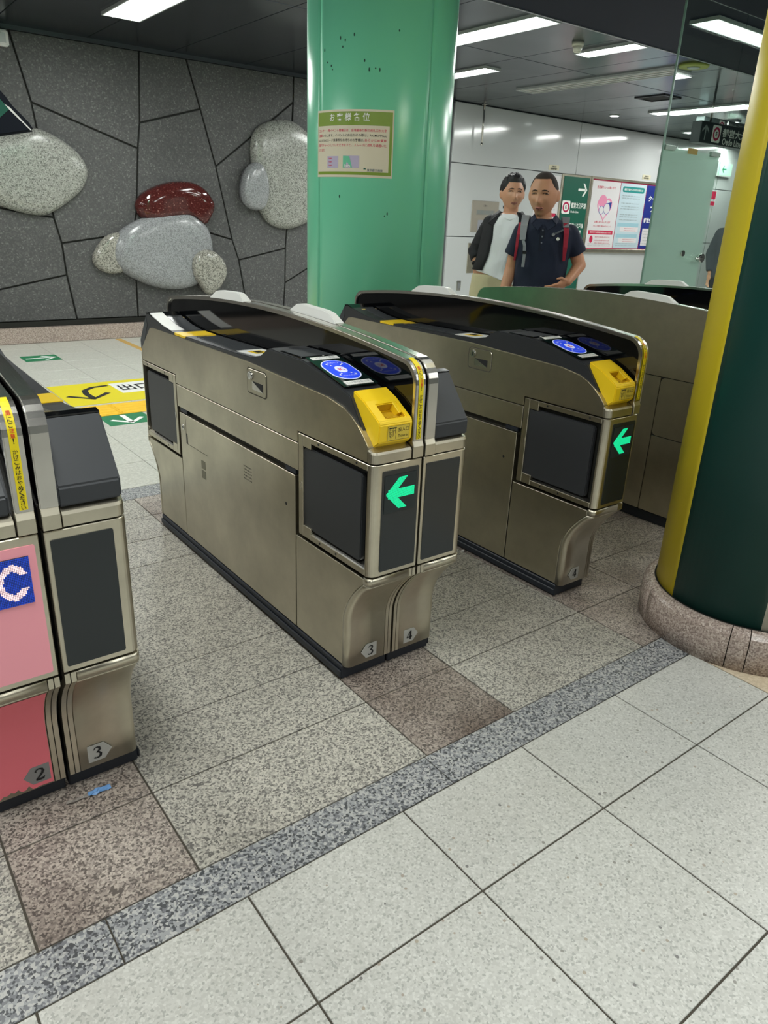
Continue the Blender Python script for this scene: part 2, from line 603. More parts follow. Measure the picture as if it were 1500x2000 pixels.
# boulders fixed on the stone wall
BO = [
    ('grey', [(1.324, 1.79), (1.394, 1.81), (1.644, 1.844), (1.819, 1.888), (1.90, 1.916), (1.997, 1.917), (2.168, 1.848), (2.317, 1.738), (2.376, 1.632), (2.376, 1.542), (2.305, 1.416), (2.148, 1.291), (2.022, 1.214), (1.925, 1.179), (1.769, 1.191), (1.559, 1.249), (1.324, 1.354), (1.12, 1.42), (1.05, 1.56), (1.12, 1.72)], 0.11, 0.0, BOULD,
     'huge pale grey granite boulder on the stone wall at far left, pointed to the right'),
    ('brown', [(2.812, 1.285), (2.84, 1.367), (2.936, 1.448), (3.102, 1.519), (3.268, 1.553), (3.436, 1.552), (3.565, 1.5), (3.653, 1.404), (3.679, 1.324), (3.631, 1.215), (3.557, 1.14), (3.45, 1.20), (3.361, 1.22), (3.165, 1.2), (2.998, 1.17), (2.862, 1.19)], 0.13, 0.0, BOULB,
     'polished reddish brown kidney-shaped boulder lying over the light grey one'),
    ('pale', [(2.529, 0.867), (2.564, 0.965), (2.641, 1.063), (2.79, 1.154), (2.998, 1.229), (3.248, 1.262), (3.401, 1.258), (3.529, 1.176), (3.611, 1.059), (3.637, 0.875), (3.623, 0.715), (3.525, 0.581), (3.371, 0.503), (3.164, 0.475), (2.941, 0.511), (2.74, 0.592), (2.604, 0.679), (2.535, 0.769)], 0.15, 0.0, BOULF,
     'light bluish grey fine-grained boulder under the reddish brown one'),
    ('left', [(2.338, 0.783), (2.385, 0.89), (2.481, 0.997), (2.603, 1.043), (2.688, 1.016), (2.72, 0.819), (2.65, 0.669), (2.497, 0.645), (2.384, 0.695)], 0.09, 0.0, BOULS,
     'small speckled boulder half hidden behind the light bluish grey one, on its left'),
    ('low', [(3.34, 0.758), (3.392, 0.848), (3.495, 0.895), (3.613, 0.87), (3.706, 0.78), (3.737, 0.671), (3.695, 0.562), (3.61, 0.471), (3.528, 0.423), (3.469, 0.452), (3.42, 0.529), (3.36, 0.621)], 0.10, 0.12, BOULS,
     'small greenish speckled boulder overlapping the lower right of the light bluish grey one'),
    ('right', [(4.134, 1.951), (4.175, 2.088), (4.276, 2.176), (4.453, 2.238), (4.646, 2.242), (4.831, 2.157), (4.981, 2.046), (5.039, 1.784), (5.02, 1.51), (4.915, 1.255), (4.774, 1.167), (4.568, 1.118), (4.367, 1.157), (4.252, 1.261), (4.198, 1.392), (4.145, 1.725)], 0.13, 0.0, BOULD,
     'tall pale grey boulder on the stone wall partly behind the green pillar'),
    ('oval', [(3.977, 1.522), (4.013, 1.666), (4.078, 1.761), (4.172, 1.793), (4.252, 1.743), (4.299, 1.59), (4.289, 1.433), (4.228, 1.324), (4.145, 1.305), (4.051, 1.328), (3.991, 1.399)], 0.11, 0.07, BOULF,
     'small glossy grey oval boulder at the left edge of the tall boulder by the pillar'),
]


def cr(P, k):
    out = []
    n = len(P)
    for i in range(n):
        a, b, c, d = (Vector(P[(i + j - 1) % n]) for j in range(4))
        for s in range(k):
            t = s / k
            out.append(0.5 * ((2 * b) + (c - a) * t + (2 * a - 5 * b + 4 * c - d) * t * t + (3 * b - a - 3 * c + d) * t ** 3))
    return out


for key, P, dep, off, m, lab in BO:
    C_ = cr(P, 3)
    c = sum(C_, Vector((0, 0))) / len(C_)
    rings = []
    y_w = WY - 0.018 - off
    for s_, d_ in ((0.90, -off - 0.01), (0.97, -0.004), (1.0, 0.16), (0.985, 0.42), (0.94, 0.68), (0.86, 0.85), (0.7, 0.955), (0.45, 0.99), (0.2, 1.0)):
        yy = (y_w + (-d_ if d_ < 0 and d_ > -0.005 else 0)) - (d_ * dep if d_ > -0.005 else d_)
        rings.append([(c.x + (q.x - c.x) * s_, min(yy, WY - 0.012) if d_ > -0.005 else WY - 0.012, c.y + (q.y - c.y) * s_) for q in C_])
    b = B()
    b.loft(rings, smooth=True)
    o = b.obj('wall_boulder', m)
    tag(o, lab, 'boulder')

# ------------------------------------------------------------------ white panelled wall beside the stone wall
ww = tag(bx('wall_right', mat('panel_gap', '6d7072', 0.6), None, 7.06, 16, WY, WY + 0.2, 0, CEIL), kind='structure')
for a, b in ((7.075, 9.585), (9.585, 12.1), (12.1, 14.6)):
    for c, d in ((0.02, 1.087), (1.087, 2.0), (2.0, CEIL - 0.005)):
        bx('wall_panel', PANEL, ww, a + 0.005, b - 0.005, WY - 0.028, WY, c + 0.005, d - 0.005, 0.003, 1)
tag(bx('wall_far_right', PANEL, None, 15.9, 16, -6, WY, 0, CEIL), kind='structure')
tag(bx('wall_front', mat('plain_wall', 'b9bdbd', 0.5), None, -6, 16, -6.1, -6, 0, CEIL), kind='structure')
tag(bx('wall_left', WALLS, None, -6.1, -6, -6, WY, 0, CEIL), kind='structure')

# ------------------------------------------------------------------ ceiling of metal panels, lamps
ce = tag(bx('ceiling', JOINT, None, -6, 16, -6, 8.2, CEIL + 0.012, CEIL + 0.12), kind='structure')
me_p = B().box(-0.397, 0.397, -1.194, 1.194, 0, 0.014).mesh('ceiling_panel', 0.003, 1)
me_p.materials.append(CEILM)
for i in range(-2, 17):
    for j in range(-1, 4):
        y0 = 7.97 - 2.4 * (j + 0.5)
        if y0 < -2:
            continue
        link('ceiling_panel', me_p, None, ce, (0.1 + 0.8 * i + 0.4, y0, CEIL))
bx('ceiling_sheet', CEILM, ce, -6, 16, -6, 0.75, CEIL + 0.002, CEIL + 0.011)
bx('ceiling_sheet', CEILM, ce, -6, -1.55, 0.75, 8.0, CEIL + 0.002, CEIL + 0.011)
so = tag(bx('trim_3', SOFF, None, 3.4, 16, 2.55, 4.17, CEIL - 0.075, CEIL - 0.001), kind='structure')
bx('soffit_trim', TRIM, so, 3.4, 16, 4.17, 4.19, CEIL - 0.08, CEIL - 0.001)

LAMPN = 0


def lamp(label, cx, cy, w_, l_, axis='y', z=CEIL, on=True, tubes=True):
    """recessed fluorescent ceiling lamp whose diffuser faces down"""
    t = thing('ceiling_lamp', label, 'lamp', (cx, cy, z), 0 if axis == 'y' else PI / 2)
    b = B()
    e = 0.012
    b.box(-w_ / 2 - e, -w_ / 2, -l_ / 2 - e, l_ / 2 + e, -0.022, 0.001)
    b.box(w_ / 2, w_ / 2 + e, -l_ / 2 - e, l_ / 2 + e, -0.022, 0.001)
    b.box(-w_ / 2, w_ / 2, -l_ / 2 - e, -l_ / 2, -0.022, 0.001)
    b.box(-w_ / 2, w_ / 2, l_ / 2, l_ / 2 + e, -0.022, 0.001)
    b.obj('housing', HOUSE, t)
    bx('diffuser', DIFF if on else mat('unlit_slot', 'a7a298', 0.5), t, -w_ / 2, w_ / 2, -l_ / 2, l_ / 2, -0.012, 0.0005)
    if on:
        if tubes:
            for s_ in (-0.25, 0.25):
                B().cyl((s_ * w_, -l_ / 2 + 0.02, -0.016), (s_ * w_, l_ / 2 - 0.02, -0.016), 0.011, n=10).obj('tube', TUBE, t)
        ld = bpy.data.lights.new('lamp_light', 'AREA')
        ld.shape = 'RECTANGLE'
        ld.size, ld.size_y = w_ * 0.95, l_ * 0.97
        ld.energy = LAMP_W * l_
        ld.color = LAMP_COL
        lo = bpy.data.objects.new('lamp_light', ld)
        COL.objects.link(lo)
        lo.parent = t
        lo.location = (0, 0, -0.032)
    else:
        for s_ in (-0.3, 0.0, 0.3):
            bx('rib', HOUSE, t, s_ * w_ - 0.012, s_ * w_ + 0.012, -l_ / 2, l_ / 2, -0.02, -0.012)
    return t


lamp('fluorescent ceiling lamp above the stone wall boulders at top left', 2.445, 6.23, 0.29, 1.25)
lamp('large fluorescent ceiling lamp right beside the green pillar', 4.78, 5.03, 0.26, 1.25)
lamp('fluorescent ceiling lamp next to the smoke detector', 5.92, 4.70, 0.18, 0.61)
lamp('small fluorescent ceiling lamp behind the pillar near the white wall', 5.86, 6.70, 0.2, 1.25)
lamp('long unlit ribbed ceiling slot between the lamps, running from front to back', 7.05, 5.73, 0.27, 2.0, on=False)
lamp('long ceiling lamp behind the glass screen above the hanging line sign', 9.38, 5.95, 0.22, 1.3)
lamp('distant thin ceiling lamp seen through the glass above the line sign', 11.40, 6.9, 0.2, 1.0)
lamp('farthest ceiling lamp seen through the glass below the line sign', 13.5, 7.3, 0.2, 1.2)
lamp('faint ceiling lamp seen through the glass beside the reflected line sign', 10.64, 6.37, 0.08, 0.5)
lamp('added lamp across the navy soffit, in place of a reflection on the glass top', 5.95, 3.42, 0.2, 1.35, 'x', z=CEIL - 0.076)  # lamp reflection on the glass top, built as a glowing fitting
# lamps of the same row overhead and behind the photographer
for k, (cx, cy) in enumerate(((0.1, 6.23), (0.1, 3.6), (2.45, 3.6), (0.1, 0.9), (2.45, 0.9), (0.1, -1.8), (2.45, -1.8), (-2.3, 3.6), (-2.3, 0.9), (4.8, 0.9), (7.2, 0.9), (4.8, -1.8), (9.4, 3.3), (-2.3, 6.23), (12, 3.3), (9.4, 0.5))):
    tag(lamp('recessed fluorescent ceiling lamp outside the picture', cx, cy, 0.29, 1.25, tubes=False), group='hall lamps outside the picture')

sd = thing('smoke_detector', 'round cream smoke detector on the dark ceiling beside a lamp', 'detector', (5.56, 4.76, CEIL))
B().cyl((0, 0, -0.03), (0, 0, 0), 0.048, 0.052, 20).obj('base', mat('detector_cream', 'c9c7b8', 0.5), sd)
B().cyl((0, 0, -0.07), (0, 0, -0.03), 0.032, 0.042, 20).cyl((0, 0, -0.076), (0, 0, -0.07), 0.022, 0.03, 20).obj('sensor_head', mat('detector_cream', 'c9c7b8', 0.5), sd)
vt = thing('ceiling_vent', 'black square ceiling vent hatch near the glass screen', 'vent', (8.37, 5.87, CEIL))
b = B()
for s_ in (-0.16, 0.16):
    b.box(s_ - 0.012, s_ + 0.012, -0.2, 0.2, -0.012, 0.0)
for s_ in (-0.19, 0.19):
    b.box(-0.16, 0.16, s_ - 0.012, s_ + 0.012, -0.012, 0.0)
b.obj('frame', BLACK, vt)
bx('grille', mat('vent_black', '08090a', 0.8), vt, -0.15, 0.15, -0.18, 0.18, -0.004, 0.0)
dl = thing('downlight', 'small round downlight in the dark ceiling above the white wall', 'lamp', (9.29, 7.16, CEIL))
B().cyl((0, 0, -0.012), (0, 0, 0.0), 0.07, 0.08, 20).obj('ring', HOUSE, dl)
B().cyl((0, 0, -0.014), (0, 0, -0.012), 0.055, n=20).obj('lens', TUBE, dl)
yc = thing('ceiling_disc', 'flat yellowish round ceiling fitting seen through the glass', 'detector', (6.98, 4.56, CEIL))
B().cyl((0, 0, -0.02), (0, 0, 0.0), 0.13, 0.14, 24).obj('disc', mat('disc_olive', 'a8ac4e', 0.5), yc)
B().cyl((0, 0, -0.03), (0, 0, -0.02), 0.05, 0.06, 16).obj('hub', HOUSE, yc)

# ------------------------------------------------------------------ ticket gates
# one gate is a half cabinet: u = distance outwards from its spine (local x = -u), y = -0.8175 front .. 0.8175 rear
GY = 2.2125
W_ = 0.163
T_ = 0.028
CACHE = {}


def gpart(key, name, m, parent, build, bevel=0.0, seg=1, angle=35, post=None):
    if key not in CACHE:
        b = B()
        build(b)
        me = b.mesh(name, bevel, seg, angle)
        for k in (m if isinstance(m, (list, tuple)) else [m]):
            me.materials.append(k)
        if post:
            post(me)
        CACHE[key] = me
    return link(name, CACHE[key], None, parent)


def ub(b, u0, u1, y0, y1, z0, z1, mi=0):
    b.box(-u1, -u0, y0, y1, z0, z1, mi)


def up(b, poly, u0, u1, mi=0):
    b.prism(poly, 'x', -u1, -u0, mi)


def leg_y(z):
    """front face of the leg (positive distance from centre)"""
    t = max(0.0, min(1.0, (z - 0.19) / 0.165))
    return 0.7225 + 0.095 * t ** 1.9


LEGZ = [0.19 + 0.165 * i / 12 for i in range(13)]


def corner_ring(u0, yf, depth, r, z, sgn):
    """plan outline: flat front from u0, rounded outer corner, back at depth"""
    P = [(u0, yf - depth), (u0, yf)]
    P += [(W_ - r + r * math.sin(a), yf - r + r * math.cos(a)) for a in (i * PI / 12 for i in range(7))]
    P += [(W_, yf - depth)]
    return [(-u, sgn * y, z) for u, y in P]


def hood_profile(d=0.0, n=18):
    """arch outline in (y,z), inset by d"""
    P = [(-0.8175 + d, 0.745)]
    r = 0.062 - d * 0.6
    cy, cz = -0.8175 + d + r, 0.955 - d - r
    P += [(-0.8175 + d, cz)]
    P += [(cy - r * math.cos(a), cz + r * math.sin(a)) for a in (i * PI / 2 / 7 for i in range(1, 8))]
    y0 = cy + 0.02
    for i in range(n + 1):
        y = y0 + (-2 * y0) * i / n
        P.append((y, 1.0 - d - 0.045 * (y / cy) ** 2))
    L = [(-y, z) for y, z in P[:9]]
    P += list(reversed(L))
    return P


TOPC = [(-0.7895, 0.738), (-0.700, 0.857), (-0.55, 0.893), (-0.4675, 0.908), (-0.2805, 0.911), (-0.262, 0.905), (-0.22, 0.880), (-0.16, 0.867), (-0.05, 0.863), (0.30, 0.858), (0.42, 0.856), (0.47, 0.858), (0.56, 0.868), (0.66, 0.888), (0.700, 0.899), (0.722, 0.894), (0.806, 0.776), (0.806, 0.742), (0.79, 0.740)]
SIDE = [(-0.793, 0.703), (-0.793, 0.745), (-0.775, 0.765), (-0.745, 0.790), (-0.715, 0.808), (-0.68, 0.822), (-0.6, 0.835), (-0.14, 0.851), (0.66, 0.847), (0.685, 0.843), (0.793, 0.748), (0.793, 0.703)]


def slope_pt(y):
    for (a, za), (b_, zb_) in zip(TOPC, TOPC[1:]):
        if a <= y <= b_:
            return za + (zb_ - za) * (y - a) / (b_ - a)


def number_plate(g, s, front, right, u, z=0.085):
    """silver pentagon plate with a number, on the leg"""
    sg = -1 if front else 1
    y = sg * (0.7225 + 0.0008)
    rx = X if front else -X
    o = Vector((-u, y, z))
    k = 1 if right else -1
    pts = [(-0.026 * k, -0.023), (0.012 * k, -0.023), (0.030 * k, 0.0), (0.012 * k, 0.023), (-0.026 * k, 0.023)]
    p = flat('number_plate', LABELS if s != '2' else mat('plate_dull', '8f8f8f', 0.4, 0.4), g, o, rx, Z, pts)
    digit(p, s, o + Vector((-0.004 * k * (1 if front else -1), sg * 0.0016, 0)), rx)
    return p


def stroke(pts, wd):
    """calligraphic ribbon along pts with per-point width"""
    L, R = [], []
    for i, p in enumerate(pts):
        a, c = Vector(pts[max(0, i - 1)]), Vector(pts[min(len(pts) - 1, i + 1)])
        d = (c - a).normalized()
        n = Vector((-d.y, d.x))
        L.append(Vector(p) + n * wd[i] / 2)
        R.append(Vector(p) - n * wd[i] / 2)
    return L, R


DIG = {
    '2': [([(-.28, .25), (-.22, .42), (-.02, .5), (.2, .42), (.26, .24), (.16, .02), (-.08, -.24), (-.3, -.44)], [.1, .07, .08, .12, .15, .13, .09, .06]), ([(-.3, -.45), (0, -.45), (.22, -.44), (.33, -.28)], [.1, .13, .13, .03])],
    '3': [([(-.28, .3), (-.18, .46), (0, .5), (.17, .42), (.2, .26), (.08, .1), (-.08, .04)], [.04, .07, .08, .12, .15, .1, .05]), ([(-.08, .05), (.12, .0), (.24, -.16), (.2, -.36), (.02, -.48), (-.18, -.47), (-.28, -.4)], [.05, .09, .14, .15, .1, .08, .11])],
    '4': [([(.14, .5), (.14, 0), (.14, -.5)], [.15, .15, .15]), ([(.12, .48), (-.1, .14), (-.33, -.18)], [.06, .06, .06]), ([(-.34, -.2), (0, -.2), (.36, -.2)], [.1, .1, .1])],
}


def digit(parent, s, o, rx, h=0.03):
    b = B()
    M = frame(o, rx, Z)
    for pts, wd in DIG[s]:
        L, R = stroke(pts, [x_ * 1.45 for x_ in wd])
        for i in range(len(L) - 1):
            b.poly([M @ Vector((q.x * h, q.y * h, 0.0004)) for q in (L[i], L[i + 1], R[i + 1], R[i])])
    b.obj('numeral', INK, parent)


def arrow_led(g, u, z):
    """green dot-matrix arrow pointing to the left on its dark display"""
    o = Vector((-u, -0.8175 - 0.0022, z))
    p = flat('led_display', LEDOFF, g, o, X, Z, rect(0.104, 0.104), 0.001)
    b = B()
    n = 32
    pit = 0.1 / n
    for i in range(n):
        for j in range(n):
            x, y = (i + .5) / n - .5, (j + .5) / n - .5
            head = abs(abs(y) - (x + 0.46)) < 0.145 and x < 0.03 + 0.0 and abs(y) < 0.42 and x > -0.47
            head = (abs(y) < 0.43 and -0.47 + abs(y) * 1.0 <= x <= -0.47 + abs(y) * 1.0 + 0.27)
            shaft = abs(y) < 0.115 and -0.4 < x < 0.47
            if head or shaft:
                b.box(o.x + x * 0.1 - pit * .35, o.x + x * 0.1 + pit * .35, o.y - 0.0016, o.y - 0.0008, z + y * 0.1 - pit * .35, z + y * 0.1 + pit * .35)
    q = b.obj('led_arrow', LED, p)
    q['kind'] = 'stuff'


GLY = {'I': ["0110", "0110", "0110", "0110", "0110", "0110", "0110"], 'C': ["0111110", "1100011", "1100000", "1100000", "1100000", "1100011", "0111110"]}


def ic_led(g):
    """blue dot-matrix display reading IC"""
    u0, u1, z0, z1 = 0.026, 0.122, 0.563, 0.661
    yf = -0.8175 - 0.0032
    p = bx('led_display', LEDOFF, g, -u1, -u0, yf - 0.001, yf + 0.002, z0, z1)
    nx, nz = 32, 28
    blue, pale = B(), B()
    for i in range(nx):
        for j in range(nz):
            x, z = -u1 + (i + .5) * (u1 - u0) / nx, z0 + (j + .5) * (z1 - z0) / nz
            s = (x + u1) / (u1 - u0)
            t = (z - z0) / (z1 - z0)
            on = False
            if 0.12 < s < 0.24 and 0.12 < t < 0.88:
                on = True
            dx, dz = (s - 0.66) / 0.29, (t - 0.5) / 0.38
            rr = math.hypot(dx, dz)
            if 0.62 < rr < 1.0 and not (dx > 0.1 and abs(dz) < 0.42):
                on = True
            k = pale if on else blue
            k.box(x - .0011, x + .0011, yf - 0.0022, yf - 0.001, z - .0012, z + .0012)
    for k, m in ((blue, LEDB), (pale, LEDP)):
        k.obj('led_dots', m, p)['kind'] = 'stuff'


def gate(label, xc, flip=False, front=None, num=None, numr=None, pink=False, back=False, sheet=False, tape=True, u_num=0.10):
    """flip=False: aisle on its left (-x); flip=True: the same cabinet turned half round, aisle on its right"""
    g = thing('ticket_gate', label, 'ticket gate', (xc, GY, 0), PI if flip else 0.0, 'row of ticket gates')
    # kick strip
    gpart('kick', 'kick_strip', KICK, g, lambda b: (ub(b, 0.002, W_ + 0.003, -0.7015, 0.7015, 0.0, 0.046), ub(b, W_ + 0.003, W_ + 0.009, -0.7015, 0.7015, 0.006, 0.03)), 0.003)
    core = [(-0.69, 0.04), (-0.69, 0.24), (-0.76, 0.375), (-0.79, 0.38), (-0.79, 0.735), (-0.7, 0.83), (0.66, 0.83), (0.79, 0.735), (0.79, 0.38), (0.76, 0.375), (0.69, 0.24), (0.69, 0.04)]
    gpart('core', 'inner_body', JOINT, g, lambda b: up(b, core, 0.004, W_ - T_ + 0.001))
    # legs
    for sg, nm in ((-1, 'f'), (1, 'r')):
        def legs(b, sg=sg):
            b.loft([corner_ring(0.0275, leg_y(z), 0.026, 0.016, z, sg) for z in [0.047, 0.12] + LEGZ])
            b.loft([corner_ring(0.0275, 0.8175, 0.026, 0.016, z, sg) for z in (0.3552, 0.379)])
        col = STEELX
        if pink and sg == -1:
            col = STEELX
        gpart('leg' + nm, 'leg_cover', col, g, legs, post=lambda me: [setattr(p, 'use_smooth', abs(p.normal.z) < 0.98) for p in me.polygons])

        for k_, (ua, ub_) in enumerate(((0.0032, 0.0135), (0.0155, 0.0258))):
            def trim(b, sg=sg, ua=ua, ub_=ub_):
                zs = [0.047, 0.12] + LEGZ + [0.379]
                b.loft([[(-ua, sg * (leg_y(z) - 0.026), z), (-ua, sg * leg_y(z), z), (-ub_, sg * leg_y(z), z), (-ub_, sg * (leg_y(z) - 0.026), z)] for z in zs])
            gpart('trim%s%d' % (nm, k_), 'leg_trim', STEELX, g, trim)

        def lside(b, sg=sg):
            zs = [0.05, 0.12] + LEGZ + [0.372]
            P = [(sg * 0.4365, 0.05)] + [(sg * min(leg_y(z) - 0.0285, 0.79), z) for z in zs] + [(sg * 0.4365, 0.372)]
            up(b, P, W_ - T_, W_ - 0.0008)
        gpart('ls' + nm, 'leg_panel', STEEL, g, lside, 0.0012)

        # end panel with its rounded steel post
        def endp(b, sg=sg):
            b.loft([corner_ring(0.003, 0.8175, 0.024, 0.022, z, sg) for z in (0.383, 0.699)])
        gpart('end' + nm, 'end_panel', STEELX, g, endp, 0.0015)
        y = sg * 0.8175
        isf = sg == -1
        dm = SCREEN if (front != 'pink' or not isf) else PINK
        if isf and pink:
            dm = PINK
        key = 'dp' + nm + dm.name
        gpart(key, 'display_panel', dm, g, lambda b, sg=sg: b.prism(rrect(-0.132, -0.012, 0.396, 0.681, 0.004), 'y', sg * 0.816, sg * (0.8175 + 0.0018)))

        # cap band above the end panel
        def cap(b, sg=sg):
            rr = []
            for z, i_ in ((0.703, 0.0), (0.727, 0.0), (0.733, 0.004), (0.744, 0.03)):
                rr.append(corner_ring(0.040, 0.8175 - i_, 0.0235 if i_ < .01 else 0.03, 0.022, z, sg))
            b.loft(rr)
        gpart('cap' + nm, 'cap_band', STEELX, g, cap, 0.001)
        gpart('foot' + nm, 'hood_foot', STEELX, g, lambda b, sg=sg: b.prism([(sg * 0.8215, 0.703), (sg * 0.8215, 0.733), (sg * 0.815, 0.748), (sg * 0.79, 0.748), (sg * 0.79, 0.703)], 'x', -0.037, -0.003), 0.001)

        # side frame around the flap, flap and ledge
        def fr(b, sg=sg):
            def s(y0, y1, z0, z1, u0=W_ - T_, u1=W_ - 0.0005):
                ub(b, u0, u1, sg * y0, sg * y1, z0, z1)
            s(0.4525, 0.477, 0.3835, 0.6985)
            s(0.477, 0.5195, 0.664, 0.6985)
            s(0.5195, 0.7925, 0.681, 0.6985)
            s(0.477, 0.52, 0.3835, 0.42)
            s(0.52, 0.7925, 0.3835, 0.402)
        gpart('fr' + nm, 'flap_frame', STEEL, g, fr, 0.0012)
        gpart('fl' + nm, 'flap', RUBBER, g, lambda b, sg=sg: b.prism([(sg * a, z) for a, z in rrect(0.474, 0.766, 0.412, 0.664, 0.014)], 'x', -(W_ - 0.005), -(W_ - 0.022)), 0.003, 2)
        gpart('ledge' + nm, 'flap_ledge', STEELB, g, lambda b, sg=sg: b.prism([(-(W_ - 0.001), 0.402), (-(W_ - T_), 0.414), (-(W_ - T_), 0.402)], 'y', sg * 0.522, sg * 0.79))
        gpart('hinge' + nm, 'hinge_tab', STEELB, g, lambda b, sg=sg: ub(b, W_ - 0.002, W_ + 0.001, sg * 0.466, sg * 0.473, 0.53, 0.553))
        for yy, zz in ((0.56, 0.690), (0.745, 0.690), (0.57, 0.393), (0.655, 0.393)):
            gpart('scr%s%.3f%.3f' % (nm, yy, zz), 'screw', INK, g, lambda b, sg=sg, yy=yy, zz=zz: b.cyl((-W_ + 0.001, sg * yy, zz), (-W_ - 0.0004, sg * yy, zz), 0.0035, n=10))
    # side panels
    gpart('upper', 'upper_panel', STEEL, g, lambda b: up(b, SIDE[:-1] + [(0.793, 0.703), (0.4485, 0.703), (0.4485, 0.669), (-0.4485, 0.669), (-0.4485, 0.703)], W_ - T_, W_), 0.0016, 2)
    gpart('belt', 'belt_panel', STEEL, g, lambda b: ub(b, W_ - T_, W_ - 0.0012, -0.4485, 0.4485, 0.582, 0.6655), 0.001)
    gpart('door', 'service_door', STEEL, g, lambda b: ub(b, W_ - T_, W_, -0.432, 0.432, 0.05, 0.562), 0.0014)
    gpart('strip', 'door_jamb', JOINT, g, lambda b: ub(b, W_ - T_ - 0.001, W_ - 0.018, -0.4485, 0.4485, 0.55, 0.59))
    for y in (-0.40, 0.40):
        gpart('clip%.1f' % y, 'door_catch', KICK, g, lambda b, y=y: ub(b, W_ - T_, W_ - 0.004, y - 0.03, y + 0.03, 0.565, 0.58))
    k = gpart('lock', 'door_lock', STEELB, g, lambda b: b.cyl((-W_ + .001, 0.405, 0.508), (-W_ - .0015, 0.405, 0.508), 0.011, n=18))
    gpart('lockc', 'keyhole', INK, k, lambda b: b.cyl((-W_ - .001, 0.405, 0.508), (-W_ - .0019, 0.405, 0.508), 0.004, n=12))
    gpart('slot', 'door_slot', INK, g, lambda b: ub(b, W_ - .001, W_ + .0005, 0.368, 0.378, 0.45, 0.49))
    gpart('groove', 'engraved_line', mat('groove', '4a473c', 0.6), g, lambda b: (ub(b, W_ - .0005, W_ + .0004, 0.378, 0.3805, 0.45, 0.545), ub(b, W_ - .0005, W_ + .0004, 0.19, 0.38, 0.449, 0.4508)))
    for z in (0.405, 0.367):
        gpart('lab%.3f' % z, 'dull_label', mat('dull_label', '77735f', 0.4, 0.5), g, lambda b, z=z: ub(b, W_ - .001, W_ + .0006, 0.215, 0.25, z - 0.017, z + 0.015))
    gp = gpart('grille', 'speaker_grille', INK, g, lambda b: [b.cyl((-W_ + .001, -0.10 - 0.0085 * i, 0.455 + 0.011 * j), (-W_ - .0004, -0.10 - 0.0085 * i, 0.455 + 0.011 * j), 0.0024, n=6) for i in range(7) for j in range(5)])
    gp['kind'] = 'stuff'
    gpart('hole', 'bolt_hole', INK, g, lambda b: b.cyl((-W_ + .001, -0.378, 0.455), (-W_ - .0004, -0.378, 0.455), 0.005, n=12))
    lp = gpart('latch', 'latch_plate', STEEL, g, lambda b: b.prism(rrect(-0.268, -0.146, 0.758, 0.833, 0.012), 'x', -W_ - 0.002, -W_ + 0.002), 0.001)
    gpart('latchr', 'latch_rim', mat('groove', '4a473c', 0.6), g, lambda b: b.prism(rrect(-0.2715, -0.1425, 0.7545, 0.8365, 0.014), 'x', -W_ - 0.0006, -W_ + 0.002))
    gpart('lkey', 'latch_lock', CHROME, lp, lambda b: b.cyl((-W_ + .001, -0.170, 0.812), (-W_ - .007, -0.170, 0.812), 0.015, 0.013, n=18), 0.0015)
    gpart('lkey2', 'keyhole', INK, lp, lambda b: ub(b, W_ + .006, W_ + .0075, -0.172, -0.168, 0.805, 0.819))

    def pull(b):
        y0, y1, z0, z1 = -0.25, -0.18, 0.771, 0.797
        ub(b, W_ + .0015, W_ + .0023, y0, y1, z0, z1)
    ps = gpart('pull', 'pull_slot', INK, lp, pull)
    gpart('pull2', 'pull_lip', STEELB, lp, lambda b: b.poly([(-W_ - .0026, -0.18, 0.797), (-W_ - .0026, -0.18, 0.771), (-W_ - .0026, -0.25, 0.771), (-W_ - .0026, -0.215, 0.784)]))
    # top cover
    gpart('top', 'top_cover', BLACK, g, lambda b: up(b, TOPC, 0.035, W_ - 0.005), 0.003, 2, 20)
    u0, u1 = 0.038, W_ - 0.012
    # rear slope cover plate and black glossy ledge
    if True:
        gpart('rcov', 'end_cover', COVER, g, lambda b: b.prism([(0.722, 0.8975), (0.812, 0.781), (0.8115, 0.741), (0.78, 0.741), (0.715, 0.85)], 'x', -(W_ - 0.004), -0.038), 0.004, 2)
        gpart('rled', 'gloss_ledge', GLOSS, g, lambda b: b.prism([(0.665, 0.8895), (0.700, 0.901), (0.722, 0.898), (0.722, 0.88), (0.665, 0.87)], 'x', -(W_ - 0.0055), -0.037))
        gpart('yline', 'yellow_line', mat('pale_yellow_line', 'd9c27a', 0.5), g, lambda b: b.prism([(0.632, 0.8835), (0.64, 0.8855), (0.64, 0.88), (0.632, 0.88)], 'x', -(W_ - 0.045), -0.038))
        gpart('ystrip', 'yellow_strip', YEL, g, lambda b: (b.prism([(0.345, 0.8580), (0.405, 0.8585), (0.44, 0.859), (0.44, 0.85), (0.345, 0.85)], 'x', -(W_ - 0.004), -0.038), ub(b, 0.05, 0.085, 0.318, 0.345, 0.853, 0.859)), 0.0005)
        gpart('ystrip2', 'yellow_strip', mat('yellow_print', 'b99a2c', 0.5), g, lambda b: ub(b, 0.05, 0.11, 0.322, 0.341, 0.85, 0.8592))
        gpart('dsp', 'deck_plate', mat('deck_grey', '45484b', 0.25), g, lambda b: b.prism([(0.47, 0.8592), (0.56, 0.8692), (0.645, 0.8867), (0.645, 0.87), (0.47, 0.85)], 'x', -0.1, -0.042))
        gpart('dsp2', 'deck_plate', mat('deck_grey', '45484b', 0.25), g, lambda b: b.prism([(-0.06, 0.8645), (0.31, 0.8592), (0.31, 0.85), (-0.06, 0.85)], 'x', -0.128, -0.045))
